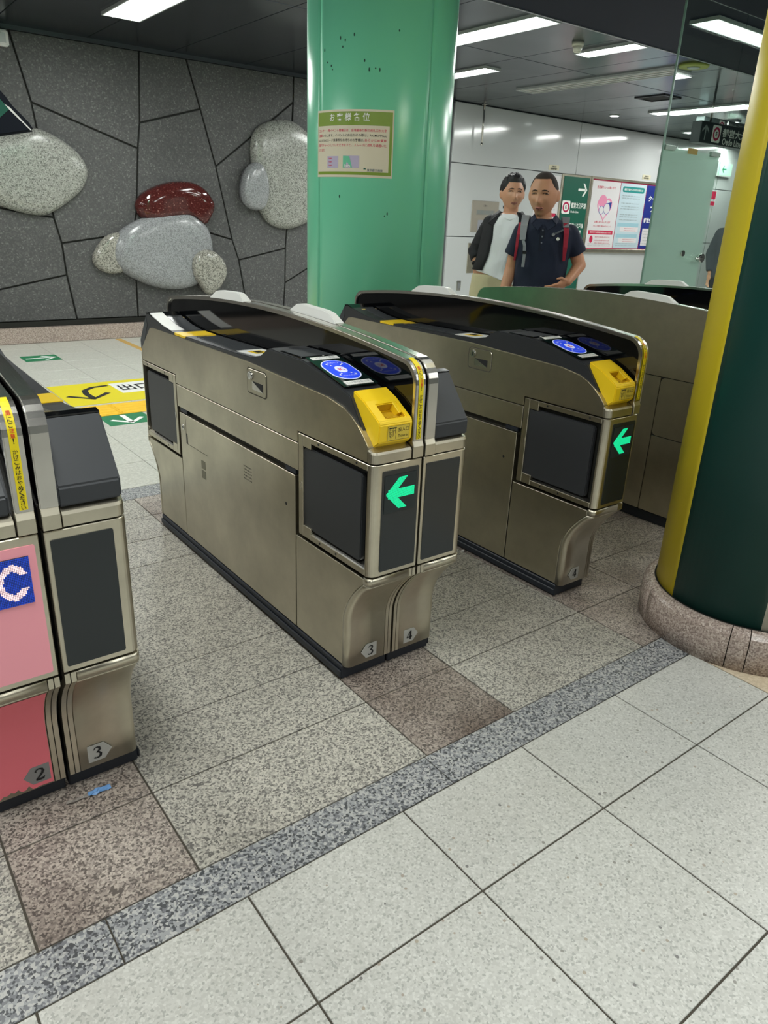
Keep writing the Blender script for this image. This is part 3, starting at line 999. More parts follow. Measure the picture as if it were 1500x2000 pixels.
        if sheet:
            gpart('sheet', 'notice_sheet', LABEL, g, lambda b: b.prism([(0.48, 0.8606), (0.56, 0.8702), (0.66, 0.8915), (0.69, 0.9), (0.69, 0.895), (0.66, 0.885), (0.48, 0.855)], 'x', -(W_ - 0.008), -0.103))
        s = gpart('stk', 'warning_sticker', LABEL, g, lambda b: b.prism([(-0.165, 0.8700), (-0.05, 0.8655), (-0.03, 0.8648), (-0.03, 0.862), (-0.165, 0.866)], 'x', -0.140, -0.050))
        gpart('stky', 'pictogram', YEL, s, lambda b: b.prism([(-0.125, 0.8693), (-0.065, 0.8670), (-0.065, 0.865), (-0.125, 0.866)], 'x', -0.12, -0.075))
        gpart('stkk', 'pictogram', INK, s, lambda b: b.prism([(-0.112, 0.8697), (-0.08, 0.8684), (-0.08, 0.866), (-0.112, 0.867)], 'x', -0.108, -0.088))
    gpart('scrn', 'message_screen', GLOSS, g, lambda b: ub(b, u0, u1, -0.45, -0.33, 0.905, 0.9125), 0.001)
    gpart('scrn2', 'message_screen', mat('screen_frame', '3a3d40', 0.35), g, lambda b: ub(b, u0 + .006, u1 - .006, -0.444, -0.336, 0.91, 0.9132))
    # card reader on the slope: frame (o, x along -u, up the slope)
    a_, b_ = Vector((0, -0.700, 0.857)), Vector((0, -0.4675, 0.908))
    sl = (b_ - a_).normalized()
    nr = X.cross(sl)

    def rd(nm, m, w0, pts, lift, parent, key):
        if key not in CACHE:
            bb_ = B()
            bb_.prism(pts, 'z', -0.002, 0.0)
            me = bb_.mesh(nm)
            o = Vector((-0.0965, 0, 0)) + a_ + sl * w0 + nr * lift
            me.transform(frame(o, X, sl))
            me.materials.append(m)
            CACHE[key] = me
        return link(nm, CACHE[key], None, parent)
    R = rd('card_reader', mat('reader_glass', '0d1c1a', 0.06), 0.135, rect(0.108, 0.20), 0.0085, g, 'rdr')
    rd('label_strip', LABEL, 0.220, rect(0.088, 0.018), 0.0098, R, 'rd1')
    rd('label_strip', LABEL, 0.052, rect(0.084, 0.022), 0.0098, R, 'rd2')
    rd('pad_rim', BLUEW, 0.137, rrect(-0.045, 0.045, -0.064, 0.064, 0.043, 8), 0.0094, R, 'rd3')
    rd('reader_pad', BLUE, 0.137, rrect(-0.042, 0.042, -0.061, 0.061, 0.041, 8), 0.0098, R, 'rd4')
    rd('pad_centre', BLUEW, 0.137, circ(0.017, n=24, ry=0.021), 0.0102, R, 'rd5')

    def rt(s, m, w0, dx, key, w=None, h=None, bold=0.0):
        if key not in CACHE:
            o = Vector((-0.0965 + dx, 0, 0)) + a_ + sl * w0 + nr * 0.0102
            t = text(s, m, None, o, X, sl, w=w, h=h, bold=bold, lift=0.0006)
            CACHE[key] = t.data
            bpy.data.objects.remove(t)
        return link('lettering', CACHE[key], None, R)
    rt('IC', REDIC, 0.137, 0, 'rt1', w=0.017, h=0.018, bold=0.03)
    rt('しっかりタッチ', INKG, 0.052, 0, 'rt2', w=0.072, bold=0.01)
    rt('ICカード専用', INKG, 0.220, 0, 'rt3', w=0.06)
    rt('ICカード', INKW, 0.180, 0, 'rt4', w=0.04)
    rt('ふれてください', INKW, 0.094, 0, 'rt5', w=0.05)

    for sx, sy in ((1, 1), (1, -1), (-1, 1), (-1, -1)):
        def tri(b, sx=sx, sy=sy):
            for k_ in (0, 1):
                q = [Vector((sx * (0.016 + k_ * 0.009), sy * (0.027 + k_ * 0.008))) + Vector(d_) * 0.0042 for d_ in ((-sx, -sy), (sx, -0.2 * sy), (-0.2 * sx, sy))]
                o = Vector((-0.0965, 0, 0)) + a_ + sl * 0.137 + nr * 0.0106
                b.poly([o + X * v.x + sl * v.y for v in q])
        gpart('rtri%d%d' % (sx, sy), 'pad_arrow', INKW, R, tri)

    # ticket box or plain cover at the front end
    if not pink:
        def tbox(b):
            ua, ub_ = 0.041, 0.147
            Pm = [(-0.8145, 0.757), (-0.817, 0.803), (-0.812, 0.812), (-0.748, 0.850), (-0.70, 0.869), (-0.70, 0.852), (-0.79, 0.738)]
            # outer shell without the sloped top face 2-3
            n = len(Pm)
            A = [b.m.verts.new((-ub_, y, z)) for y, z in Pm]
            C = [b.m.verts.new((-ua, y, z)) for y, z in Pm]
            b.m.faces.new(A)
            b.m.faces.new(C)
            for i in range(n):
                if i != 2:
                    b.m.faces.new((A[i], A[(i + 1) % n], C[(i + 1) % n], C[i]))
            p, q = Vector((0, *Pm[2])), Vector((0, *Pm[3]))
            h0, h1 = p.lerp(q, 0.10), p.lerp(q, 0.78)
            x0, x1 = -0.118, -0.056
            H = [b.m.verts.new((x_, v.y, v.z)) for x_, v in ((x0, h0), (x1, h0), (x1, h1), (x0, h1))]
            O = [A[2], C[2], C[3], A[3]]
            for i in range(4):
                b.m.faces.new((O[i], O[(i + 1) % 4], H[(i + 1) % 4], H[i]))
            dv = Vector((0, 0.012, -0.022))
            D = [b.m.verts.new((v.co.x * 0.98, v.co.y + dv.y * (1.0 if j > 1 else 0.6), v.co.z + dv.z * (1.1 if j > 1 else 0.4))) for j, v in enumerate(H)]
            for i in range(4):
                b.m.faces.new((H[i], H[(i + 1) % 4], D[(i + 1) % 4], D[i])).material_index = 1
            b.m.faces.new(D).material_index = 1
        tb = gpart('tbox', 'ticket_slot', [YEL, YELD], g, tbox, 0.0025, 2, 28)
        gpart('tcheek', 'guide_cheek', YEL, tb, lambda b: b.prism([(-0.79, 0.822), (-0.748, 0.8505), (-0.748, 0.82), (-0.775, 0.81)], 'x', -0.066, -0.056), 0.001)
        gpart('tnub', 'ticket_guide', YELD, tb, lambda b: (ub(b, 0.068, 0.082, -0.788, -0.77, 0.80, 0.8135), ub(b, 0.09, 0.104, -0.788, -0.77, 0.80, 0.8135)), 0.001)
        yf = -0.8166
        if 'tlabel' not in CACHE:
            o = Vector((-0.0865, yf, 0.7795))
            nrm = Vector((0, -0.0025, 0.046)).normalized()
            lb = flat('slot_label', mat('label_yellow', 'd6bd45', 0.45), None, o, X, nrm, rect(0.070, 0.038), 0.0012)
            CACHE['tlabel'] = lb.data
            bpy.data.objects.remove(lb)
            bb_ = B()
            M = frame(o + Vector((0, -0.0014, 0)), X, nrm)

            def ln(x0, y0, x1, y1, w=0.0009):
                d = Vector((x1 - x0, y1 - y0)).normalized()
                n2 = Vector((-d.y, d.x)) * w / 2
                bb_.poly([M @ Vector((x + s_ * n2.x, y + s_ * n2.y, 0)) for x, y, s_ in ((x0, y0, 1), (x1, y1, 1), (x1, y1, -1), (x0, y0, -1))])
            for q in ((-.0345, -.0185, .0345, -.0185), (-.0345, .0185, .0345, .0185), (-.0345, -.0185, -.0345, .0185), (.0345, -.0185, .0345, .0185)):
                ln(*q, w=0.0007)
            ln(-.031, .0135, -.0075, .0135, 0.003)
            for q in ((-.029, .012, -.031, .003), (-.031, .003, -.020, .003), (-.020, .003, -.018, .012), (-.026, .0055, -.026, .010), (-.028, .008, -.024, .008), (-.029, .003, -.0285, -.007), (-.0285, -.007, -.0235, -.013), (-.0235, -.013, -.0235, -.018), (-.0275, .002, -.020, -.004), (-.0285, -.001, -.020, -.008), (-.0285, -.005, -.022, -.011), (-.020, .003, -.020, -.009), (-.018, .006, -.0115, .006), (-.0115, .012, -.0105, .002), (-.0105, .002, -.0085, -.003), (-.0085, -.003, -.0085, -.016), (-.017, .006, -.0165, -.005), (-.0165, -.005, -.0175, -.009)):
                ln(*q, w=0.0011)
            CACHE['tpict'] = bb_.mesh('pictogram')
            CACHE['tpict'].materials.append(INK)
            for k_, s_, dz, hh, ww_ in (('tt1', '投入口', 0.0075, 0.0105, 0.033), ('tt2', 'Ticket in', -0.0088, 0.0072, 0.032)):
                t = text(s_, INK, None, o + X * 0.0145 + nrm * dz + Vector((0, -0.0012, 0)), X, nrm, w=ww_, h=hh)
                CACHE[k_] = t.data
                bpy.data.objects.remove(t)
        lb = link('slot_label', CACHE['tlabel'], None, tb)
        link('pictogram', CACHE['tpict'], None, tb)
        for k_ in ('tt1', 'tt2'):
            link('lettering', CACHE[k_], None, tb)
    else:
        gpart('pcov', 'end_cover', COVER, g, lambda b: b.prism([(-0.712, 0.866), (-0.806, 0.778), (-0.8065, 0.741), (-0.78, 0.741), (-0.70, 0.84)], 'x', -(W_ - 0.01), -0.042), 0.004, 2)
        if 'plab' not in CACHE:
            lb = flat('cover_label', LABEL, None, Vector((-0.095, -0.766, 0.8155)) + Vector((0, -0.001, 0.001)), X, Vector((0, 0.0975, 0.092)), rrect(-0.046, 0.046, -0.035, 0.04, 0.006))
            CACHE['plab'] = lb.data
            bpy.data.objects.remove(lb)
        link('cover_label', CACHE['plab'], None, g)
    # hood: steel arch band with gloss black panel
    def arch(b):
        A_, I_ = hood_profile(), hood_profile(0.013)
        n = len(A_)
        vs = [[b.m.verts.new((x_, y, z)) for y, z in pr_] for x_, pr_ in ((-0.037, A_), (-0.037, I_), (-0.003, I_), (-0.003, A_))]
        for i in range(n - 1):
            for k_ in range(4):
                p, q = vs[k_], vs[(k_ + 1) % 4]
                b.m.faces.new((p[i], p[i + 1], q[i + 1], q[i]))
        for i in (0, n - 1):
            b.m.faces.new([v[i] for v in vs])
    gpart('arch', 'hood_frame', STEELB, g, arch, 0.0022, 2, 50)
    gpart('hp', 'hood_panel', GLOSS, g, lambda b: up(b, hood_profile(0.010) + [], 0.006, 0.029))

    def bump(b):
        Q = lambda d, y: 1.0 - 0.045 * (y / 0.755) ** 2 + d
        y0, y1 = 0.12, 0.385
        rings = []
        for y, h_, w0 in ((y0, 0.001, 0.9), (y0 + 0.035, 0.022, 0.75), (y0 + 0.06, 0.026, 0.72), (y1 - 0.075, 0.026, 0.72), (y1 - 0.04, 0.022, 0.75), (y1, 0.001, 0.9)):
            zb_ = Q(-0.004, y)
            rings.append([(-0.037, y, zb_), (-0.003, y, zb_), (-0.003 - (1 - w0) * 0.02, y, Q(h_, y)), (-0.037 + (1 - w0) * 0.02, y, Q(h_, y))])
        b.loft(rings)
    gpart('bump', 'sensor_cover', WHITE, g, bump, 0.002, 2, 30)
    if tape:
        P = hood_profile()[:9]
        P[0] = (P[0][0], 0.752)
        P = P[:8]

        def tp(b):
            for (y0, z0), (y1, z1) in zip(P, P[1:]):
                n0 = 0.0012
                b.poly([(-0.0275, y0 - n0, z0 + n0 * .3), (-0.0125, y0 - n0, z0 + n0 * .3), (-0.0125, y1 - n0, z1 + n0), (-0.0275, y1 - n0, z1 + n0)])
        tpo = gpart('tape', 'caution_tape', TAPE, g, tp)
        if 'tape0' not in CACHE:
            Z0 = 0.934

            def wrap_at(z):
                # surface y on the arch front at height z
                for (y0, z0), (y1, z1) in zip(P, P[1:]):
                    if z0 <= z <= z1:
                        return y0 + (y1 - y0) * (z - z0) / (z1 - z0)
                return P[-1][0]
            zc = 0.943
            lst = []
            for ch in '扉にご注意！　かけこみはおやめください':
                zc -= 0.0098
                if ch == '　':
                    continue
                t = text(ch, INKR if ch in '扉注意' else INK, None, (0, 0, 0), X, Z, w=0.0085 if ch not in '！' else 0.002, bold=0.012, wrap=lambda x, y, zc=zc: Vector((-0.02 + x, wrap_at(zc + y) - 0.0022, zc + y + 0.0006)))
                if t:
                    lst.append(t.data)
                    bpy.data.objects.remove(t)
            CACHE['tape0'] = lst
        for me in CACHE['tape0']:
            link('lettering', me, None, tpo)
    if back:
        # plain steel back of a single cabinet (its spine side)
        gpart('bk1', 'back_panel', STEEL, g, lambda b: b.prism([(-0.792, 0.677)] + [p for p in hood_profile(0.001)] + [(0.792, 0.677)], 'x', -0.0025, 0.003), 0.001)
        for k_, (y0, y1, z0, z1, r) in enumerate(((-0.792, -0.39, 0.412, 0.6995, 0.02), (-0.69, -0.39, 0.05, 0.408, 0.003), (-0.386, 0.386, 0.05, 0.673, 0.003), (0.39, 0.792, 0.412, 0.6995, 0.02), (0.39, 0.69, 0.05, 0.408, 0.003))):
            gpart('bk2%d' % k_, 'back_panel', STEEL, g, lambda b, y0=y0, y1=y1, z0=z0, z1=min(z1, 0.673), r=r: b.prism(rrect(y0, y1, z0, z1, r), 'x', -0.0035, 0.002), 0.0008)
    # end panel content
    if front == 'arrow':
        arrow_led(g, 0.0735, 0.616)
    if pink:
        ic_led(g)

        def film(b):
            zs = [0.062, 0.12] + LEGZ[:-1]
            rings = [[(-0.029, -leg_y(z) - 0.0012, z), (-W_ + 0.014, -leg_y(z) - 0.0012, z)] for z in zs]
            random.seed(3)
            low = [(-0.029 - (W_ - 0.043) * i / 16, -0.7237, 0.05 + random.uniform(0, 0.014) * (1 if i > 6 else 0.2)) for i in range(17)]
            b.loft(rings, cap=False, closed=False, smooth=True)
            for p, q in zip(low, low[1:]):
                b.poly([p, q, (q[0], q[1], 0.0622), (p[0], p[1], 0.0622)] if max(p[2], q[2]) < 0.0621 else [(p[0], p[1], min(p[2], 0.0621)), (q[0], q[1], min(q[2], 0.0621)), (q[0], q[1], 0.0622), (p[0], p[1], 0.0622)])
        gpart('film', 'pink_wrap', PINKD, g, film)
    if num:
        number_plate(g, num, True, False, u_num)
    if numr:
        number_plate(g, numr, False, True, u_num)
    return g


gate('steel ticket gate with green arrow, yellow ticket slot and plate numbered 3, middle pair', 1.2092, front='arrow', num='3', sheet=True, u_num=0.083)
gate('steel ticket gate with blank dark display and plate numbered 4, middle pair', 1.2108, flip=True, numr='4', tape=False, u_num=0.072)
gate('single steel ticket gate with green arrow and yellow ticket slot, left of the yellow column', 2.1585, front='arrow', num='4', back=True, u_num=0.095)
gate('steel ticket gate showing its plain panelled back, partly behind the yellow column', 2.951, flip=True, back=True, tape=False)
gate('farthest ticket gate of the row with black gloss hood, in front of the glass screen', 3.888, front='arrow', back=True)
gate('steel ticket gate with blank dark display beside the pink one, plate numbered 3', 0.2645, flip=True, numr='3', tape=False, u_num=0.072)
gate('ticket gate with pink front and blue display reading IC, at the left edge', 0.2605, pink=True, num='2', u_num=0.06)

# ------------------------------------------------------------------ round columns
def arc_shell(cx, cy, r, t, a0, a1, z0, z1, n=None):
    n = n or max(3, int(abs(a1 - a0) / 4))
    b = B()
    A = [math.radians(a0 + (a1 - a0) * i / n) for i in range(n + 1)]
    P = [(cx + r * math.cos(a), cy + r * math.sin(a)) for a in A] + [(cx + (r - t) * math.cos(a), cy + (r - t) * math.sin(a)) for a in reversed(A)]
    return b.prism(P, 'z', z0, z1)


def shade(o, ang=30):
    for p in o.data.polygons:
        p.use_smooth = abs(p.normal.z) < 0.5 and len(p.vertices) == 4
    return o


def base_ring(t, r0, r1, h, seams):
    for a, b_ in zip(seams, seams[1:]):
        n = max(4, int((b_ - a) / 5))
        A = [math.radians(a + 0.25 + (b_ - a - 0.5) * i / n) for i in range(n + 1)]
        prof = [(r0, 0.0), (r1, 0.0), (r1 + 0.002, h * 0.55)] + [(r1 - 0.03 + 0.03 * math.cos(q), h - 0.03 + 0.03 * math.sin(q)) for q in (i * PI / 8 for i in range(5))] + [(r0, h)]
        b = B()
        b.loft([[(r * math.cos(q), r * math.sin(q), z) for r, z in prof] for q in A], smooth=False)
        shade(b.obj('base_stone', PINKG, t))


YCX, YCY, YR = 2.405, 1.013, 0.302
yc_ = thing('round_column', 'round column with yellow, dark green and cream vertical stripes on a granite base', 'column', (YCX, YCY, 0))
B().cyl((0, 0, 0), (0, 0, CEIL - 0.002), YR - 0.004, n=64).obj('core', JOINT, yc_)
for a0, a1, m, nm in ((85, 157.5, COLY, 'yellow_stripe'), (157.5, 215, COLG, 'green_stripe'), (215, 283, COLW, 'cream_stripe'), (283, 372, COLG, 'green_stripe'), (12, 85, COLW, 'cream_stripe')):
    shade(arc_shell(0, 0, YR, 0.006, a0, a1, 0.137, CEIL - 0.003).obj(nm, m, yc_))
B().cyl((0, 0, 0.13), (0, 0, 0.137), YR + 0.006, n=64).obj('seal_ring', JOINT, yc_)
base_ring(yc_, YR - 0.01, 0.343, 0.136, [-150, -91, -32, 27, 86, 145, 200.5, 210])

GCX, GCY, GR = 2.454, 3.32, 0.361
gc_ = thing('round_column', 'round column clad in light green panels with a notice, behind the ticket gates', 'column', (GCX, GCY, 0))
B().cyl((0, 0, 0), (0, 0, CEIL - 0.002), GR - 0.012, n=64).obj('core', mat('green_joint', '123c30', 0.5), gc_)
for a0, a1 in ((-87.2, 2.0), (2.6, 92.0), (92.6, 182.0), (182.6, 271.9)):
    o = shade(arc_shell(0, 0, GR, 0.012, a0, a1, 0.13, CEIL - 0.003, 24).obj('green_panel', PILL, gc_))
base_ring(gc_, GR - 0.01, 0.40, 0.13, [0, 60, 120, 180, 240, 300, 360])
for ph, z in ((-46, 1.98), (-31, 2.02), (-27, 2.01), (-29, 1.985), (-43, 1.93), (-39, 1.915), (-38, 1.90), (-12, 1.93), (-8.5, 1.895), (-4, 1.90), (-1, 1.895), (-20, 2.03), (12, 2.05), (8, 1.30), (6, 1.29), (-30, 1.37)):
    a = math.radians(-126.5 + ph)
    c = Vector((GR * math.cos(a), GR * math.sin(a), z))
    b = B()
    nn = Vector((math.cos(a), math.sin(a), 0))
    tt = Vector((-math.sin(a), math.cos(a), 0))
    b.poly([c + nn * 0.0009 + tt * (0.0035 * math.cos(q)) + Z * (0.006 * math.sin(q) * (1 + .4 * math.sin(5 * ph))) for q in (i * PI / 4 for i in range(8))])
    b.obj('paint_chip', mat('chip_dark', '1d4a3a', 0.7), gc_)


def on_cyl(r, ac):
    def f(x, y, lift=0.0):
        a = ac + x / r
        return Vector(((r + lift) * math.cos(a), (r + lift) * math.sin(a), y))
    return f


no = thing('paper_notice', 'laminated green-bordered Japanese notice stuck on the light green column', 'notice', (GCX, GCY, 0))
PAC, PW, PH = math.radians(-126.5 - 21.5), 0.405, 0.284
PZ = 1.596
wr = on_cyl(GR, PAC)


def cyl_patch(nm, m, parent, x0, x1, y0, y1, lift, n=20):
    b = B()
    b.loft([[wr(x0 + (x1 - x0) * i / n, y0, lift), wr(x0 + (x1 - x0) * i / n, y1, lift)] for i in range(n + 1)], cap=False, closed=False, smooth=True)
    return b.obj(nm, m, parent)


def ctext(s, m, parent, x, y, w_=None, h=None, bold=0.0, lift=0.0024):
    return text(s, m, parent, (0, 0, 0), X, Z, w=w_, h=h, bold=bold, wrap=lambda a, b: wr(x + a, PZ + y + b, lift))


PAPER = mat('paper_cream', 'd9d2ba', 0.3)
OLIVE = mat('notice_olive', '7f9a37', 0.3)
cyl_patch('sheet', PAPER, no, -PW / 2, PW / 2, PZ - PH / 2, PZ + PH / 2, 0.0012)
cyl_patch('border_print', OLIVE, no, -PW / 2 + .006, PW / 2 - .006, PZ - PH / 2 + .011, PZ + PH / 2 - .009, 0.0016)
tx = cyl_patch('text_area', PAPER, no, -PW / 2 + .008, PW / 2 - .019, PZ - PH / 2 + .024, PZ + PH / 2 - .066, 0.002)
ctext('お 客 様 各 位', INKW, no, -0.012, PH / 2 - 0.031, w_=0.205, bold=0.012)
for k, (segs) in enumerate(([('コンサート等イベント開催日は、会場最寄り駅の改札口が大変', INKP)], [('混雑', INKP), ('いたします。イベントにお出かけの際は、PASMOやSuic', INK)], [('aなどのICカード乗車券をお持ちのお客様は、', INK), ('あらかじめ乗車', INKP)], [('駅でチャージしていただきますと、スムーズに改札を通過いた', INKP)], [('だけます。', INKP)])):
    tot = 0.362 if k < 4 else 0.045
    if k == 1:
        ws = [0.026, 0.336]
    elif k == 2:
        ws = [0.258, 0.104]
    else:
        ws = [tot]
    x = -PW / 2 + 0.013
    for (s, m), w_ in zip(segs, ws):
        ctext(s, m, no, x + w_ / 2, 0.056 - 0.0205 * k, w_=w_ - 0.003, h=0.0125, bold=0.008)
        x += w_
lil = mat('card_lilac', 'b9b0c8', 0.4)
c1 = cyl_patch('card_print', lil, no, -0.128, -0.062, PZ - 0.103, PZ - 0.052, 0.0023, 4)
for k in range(3):
    ctext('PASMO', INKP, c1, -0.108, -0.062 - 0.015 * k, w_=0.022, bold=0.02, lift=0.0028)
c2 = cyl_patch('card_print', lil, no, -0.036, 0.046, PZ - 0.102, PZ - 0.050, 0.0023, 4)
b = B()
b.poly([wr(-0.036, PZ - 0.102, .0027), wr(0.012, PZ - 0.102, .0027), wr(-0.004, PZ - 0.052, .0027), wr(-0.036, PZ - 0.051, .0027)])
b.obj('green_field', PILL, c2)
ctext('Suica', INKW, c2, -0.014, -0.093, w_=0.034, bold=0.02, lift=0.0032)
b = B()
b.poly([wr(0.073 + 0.006 * math.cos(q), PZ - 0.108 + 0.005 * abs(math.sin(q)) + (0.002 if math.sin(q) > 0 else -0.004 * abs(math.sin(q))), 0.0026) for q in (i * PI / 6 for i in range(12))])
b.obj('bureau_emblem', SIGNG, no)
ctext('東京都交通局', mat('ink_slate', '4f6070', 0.6), no, 0.120, -0.110, w_=0.072, bold=0.01)

# ------------------------------------------------------------------ wall items
WF = WY - 0.028


def wplate(nm, m, parent, x0, x1, z0, z1, y=WF, th=0.006, bevel=0.0):
    return bx(nm, m, parent, x0, x1, y - th, y, z0, z1, bevel, 1)


def wtext(s, m, parent, x, z, y, w_=None, h=None, bold=0.0, line=1.0, name='lettering'):
    return text(s, m, parent, Vector((x, y, z)), X, Z, w=w_, h=h, bold=bold, line=line, name=name)


tp_ = thing('tactile_map', 'beige embossed information plate on the white wall left of the two men', 'plate', (7.75, WF, 1.35))
tp_.location = (0, 0, 0)
BEIGE = mat('plate_beige', 'b5ada0', 0.35, 0.4)
wplate('plate', BEIGE, tp_, 7.495, 8.012, 1.155, 1.557, th=0.012, bevel=0.004)
wplate('map_field', mat('plate_grey', '9b9a94', 0.4, 0.3), tp_, 7.58, 7.93, 1.38, 1.44, WF - 0.012, 0.002)
wplate('map_field', mat('plate_lilac', 'a3a4ac', 0.4, 0.2), tp_, 7.62, 7.80, 1.17, 1.31, WF - 0.012, 0.002)
wtext('駅構内案内図', INKG, tp_, 7.75, 1.41, WF - 0.0142, w_=0.3)
wtext('ご案内', INK, tp_, 7.74, 1.497, WF - 0.0122, w_=0.07)
o = bx('steel_hatch', STEELX, None, 7.482, 7.87, WF - 0.01, WF, 0.608, 1.008, 0.003, 1)
tag(o, 'plain steel square hatch low on the white wall behind the man in the jacket', 'hatch')
o = bx('black_name_plate', INK, None, 8.10, 8.30, WF - 0.008, WF, 1.478, 1.512, 0.002, 1)
tag(o, 'small black plate on the white wall beside the older man\'s head', 'plate')
for x0, x1, z, lab in ((8.963, 9.19, 2.066, 'small cream label at the wall joint above the green sign'), (11.25, 11.475, 2.074, 'small cream label at the wall joint above the poster frame')):
    t = thing('wall_label', lab, 'label')
    wplate('plate', mat('label_cream', 'cfc9ad', 0.5), t, x0, x1, z - 0.034, z + 0.034, th=0.004)
    wtext('非常灯用', INK, t, (x0 + x1) / 2, z + 0.012, WF - 0.0042, w_=0.1, bold=0.02)
    wtext('電源開閉器盤', INK, t, (x0 + x1) / 2, z - 0.016, WF - 0.0042, w_=0.15, bold=0.02)
dh = thing('door_pull', 'small recessed metal pull low on the white wall by the pillar', 'handle')
wplate('plate', CHROME, dh, 7.315, 7.395, 0.372, 0.505, th=0.008, bevel=0.004)
wplate('recess', mat('recess_grey', '7c7f80', 0.5), dh, 7.337, 7.373, 0.40, 0.478, WF - 0.008, 0.002)
rod = thing('hanging_rod', 'thin steel rod hanging from the ceiling in front of the white wall', 'rod', (7.5, 7.86, CEIL))
B().cyl((0, 0, -0.47), (0, 0, 0.0), 0.013, n=12).obj('tube', STEELB, rod)
B().cyl((0, 0, -0.012), (0, 0, 0.0), 0.035, n=16).obj('flange', STEELB, rod)
B().cyl((0, 0, -0.485), (0, 0, -0.465), 0.018, n=12).obj('end_cap', STEELB, rod)


def arrow_pts(s, w_=0.16):
    """right-pointing arrow of half length s"""
    return [[(-s, -w_ * s), (s * .72, -w_ * s), (s * .72, w_ * s), (-s, w_ * s)], [(s, 0), (s * .32, s * .86), (-s * .02, s * .86), (s * .62, 0)], [(s, 0), (s * .62, 0), (-s * .02, -s * .86), (s * .32, -s * .86)]]


def arrow(parent, m, o, r, u, s, name='arrow', w_=0.16):
    b = B()
    M = frame(o, r, u)
    for q in arrow_pts(s, w_):
        b.poly([M @ Vector((x, y, 0.001)) for x, y in q])
    me = b.mesh(name)
    return link(name, me, m, parent)


def line_icon(parent, o, r, u, s):
    """white rounded square with the magenta ring of the line and a letter inside"""
    p = flat('line_mark', INKW, parent, o, r, u, rrect(-s, s, -s, s, s * 0.25), 0.0012)
    b = B()
    M = frame(o, r, u)
    n = 32
    for i in range(n):
        a, c = 2 * PI * i / n, 2 * PI * (i + 1) / n
        b.poly([M @ Vector((q * s * math.cos(t), q * s * 0.98 * math.sin(t), 0.002)) for q, t in ((0.82, a), (0.82, c), (0.52, c), (0.52, a))])
    b.obj('line_ring', mat('line_magenta', 'b6184e', 0.5), p)
    text('E', INK, p, Vector(o) + Vector(r).cross(Vector(u)) * 0.0014, r, u, h=s * 0.5, w=s * 0.36, bold=0.02)
    return p


gs = thing('wall_sign', 'tall green direction sign with white arrow and line name behind the boy', 'sign')
wplate('frame', STEELX, gs, 9.275, 9.925, 0.24, 2.0, th=0.03, bevel=0.004)
yf = WF - 0.03
wplate('face', SIGNG, gs, 9.305, 9.895, 0.27, 1.97, yf, 0.004)
yf -= 0.0042
arrow(gs, INKW, Vector((9.755, yf, 1.80)), X, Z, 0.105)
line_icon(gs, Vector((9.41, yf, 1.545)), X, Z, 0.092)
wtext('都営大江戸線', INKW, gs, 9.70, 1.575, yf, w_=0.35, h=0.085, bold=0.02)
wtext('Oedo Line', INKW, gs, 9.62, 1.487, yf, w_=0.19, bold=0.015)
ic = flat('lift_mark', INKW, gs, Vector((9.42, yf, 1.26)), X, Z, rect(0.17, 0.16))
for dx in (-0.045, 0, 0.045):
    B().ball((9.42 + dx, yf - 0.002, 1.285), 0.014, 8, 6, 0, (1, .1, 1)).box(9.42 + dx - .014, 9.42 + dx + .014, yf - .0025, yf - .0015, 1.2, 1.265).obj('figure', INK, ic)
wtext('都営大江戸線', INKW, gs, 9.70, 1.29, yf, w_=0.33, h=0.07, bold=0.02)
wtext('ホームゆき', INKW, gs, 9.68, 1.195, yf, w_=0.30, h=0.065, bold=0.02)
wtext('エレベーター', INKW, gs, 9.69, 1.10, yf, w_=0.31, h=0.06, bold=0.02)
wtext('Elevator to Oedo Line', INKW, gs, 9.69, 1.035, yf, w_=0.33, bold=0.01)
arrow(gs, INKW, Vector((9.40, yf, 0.80)), X, Z, 0.09)
for z, s in ((0.62, '多機能'), (0.53, 'トイレ'), (0.44, '階段')):
    wtext(s, INKW, gs, 9.45, z, yf, w_=0.18, h=0.06, bold=0.02)

RED_ = mat('poster_red', 'c9234c', 0.5)
PAPERW = mat('poster_white', 'dfdcdd', 0.4)


def lines_of_text(parent, x0, x1, zs, y, m, s='都営地下鉄をご利用のお客様へお知らせいたします', h=0.022):
    for k, z in enumerate(zs):
        wtext(s[k % 5:], m, parent, (x0 + x1) / 2, z, y, w_=(x1 - x0), h=h)


pf = thing('notice_board', 'steel poster frame on the white wall right of the green sign', 'notice board')
wplate('backing', mat('poster_red_back', 'b0304f', 0.5), pf, 9.985, 12.06, 0.955, 1.975, th=0.012)
for a in ((9.955, 9.985, 0.90, 2.005), (12.06, 12.09, 0.90, 2.005), (9.985, 12.06, 1.975, 2.005), (9.985, 12.06, 0.90, 0.955)):
    wplate('rail', STEELX, pf, *a, th=0.03, bevel=0.003)
yq = WF - 0.0125
ps1 = thing('poster', 'white poster with pink heart, mother and child drawing, leftmost in the frame', 'poster')
wplate('sheet', PAPERW, ps1, 10.0, 10.70, 0.972, 1.955, yq, 0.002)
yq2 = yq - 0.0024
wtext('妊産婦さんへの思いやり', INKP, ps1, 10.35, 1.865, yq2, w_=0.46, bold=0.01)
PK = mat('heart_pink', 'e58fb0', 0.5)


def heart(b, cx, cz, s, y):
    P = []
    for i in range(40):
        t = 2 * PI * i / 40
        P.append((cx + s * 0.062 * 16 * math.sin(t) ** 3 * 0.8, cz + s * 0.052 * (13 * math.cos(t) - 5 * math.cos(2 * t) - 2 * math.cos(3 * t) - math.cos(4 * t))))
    b.poly([(x, y, z) for x, z in P])


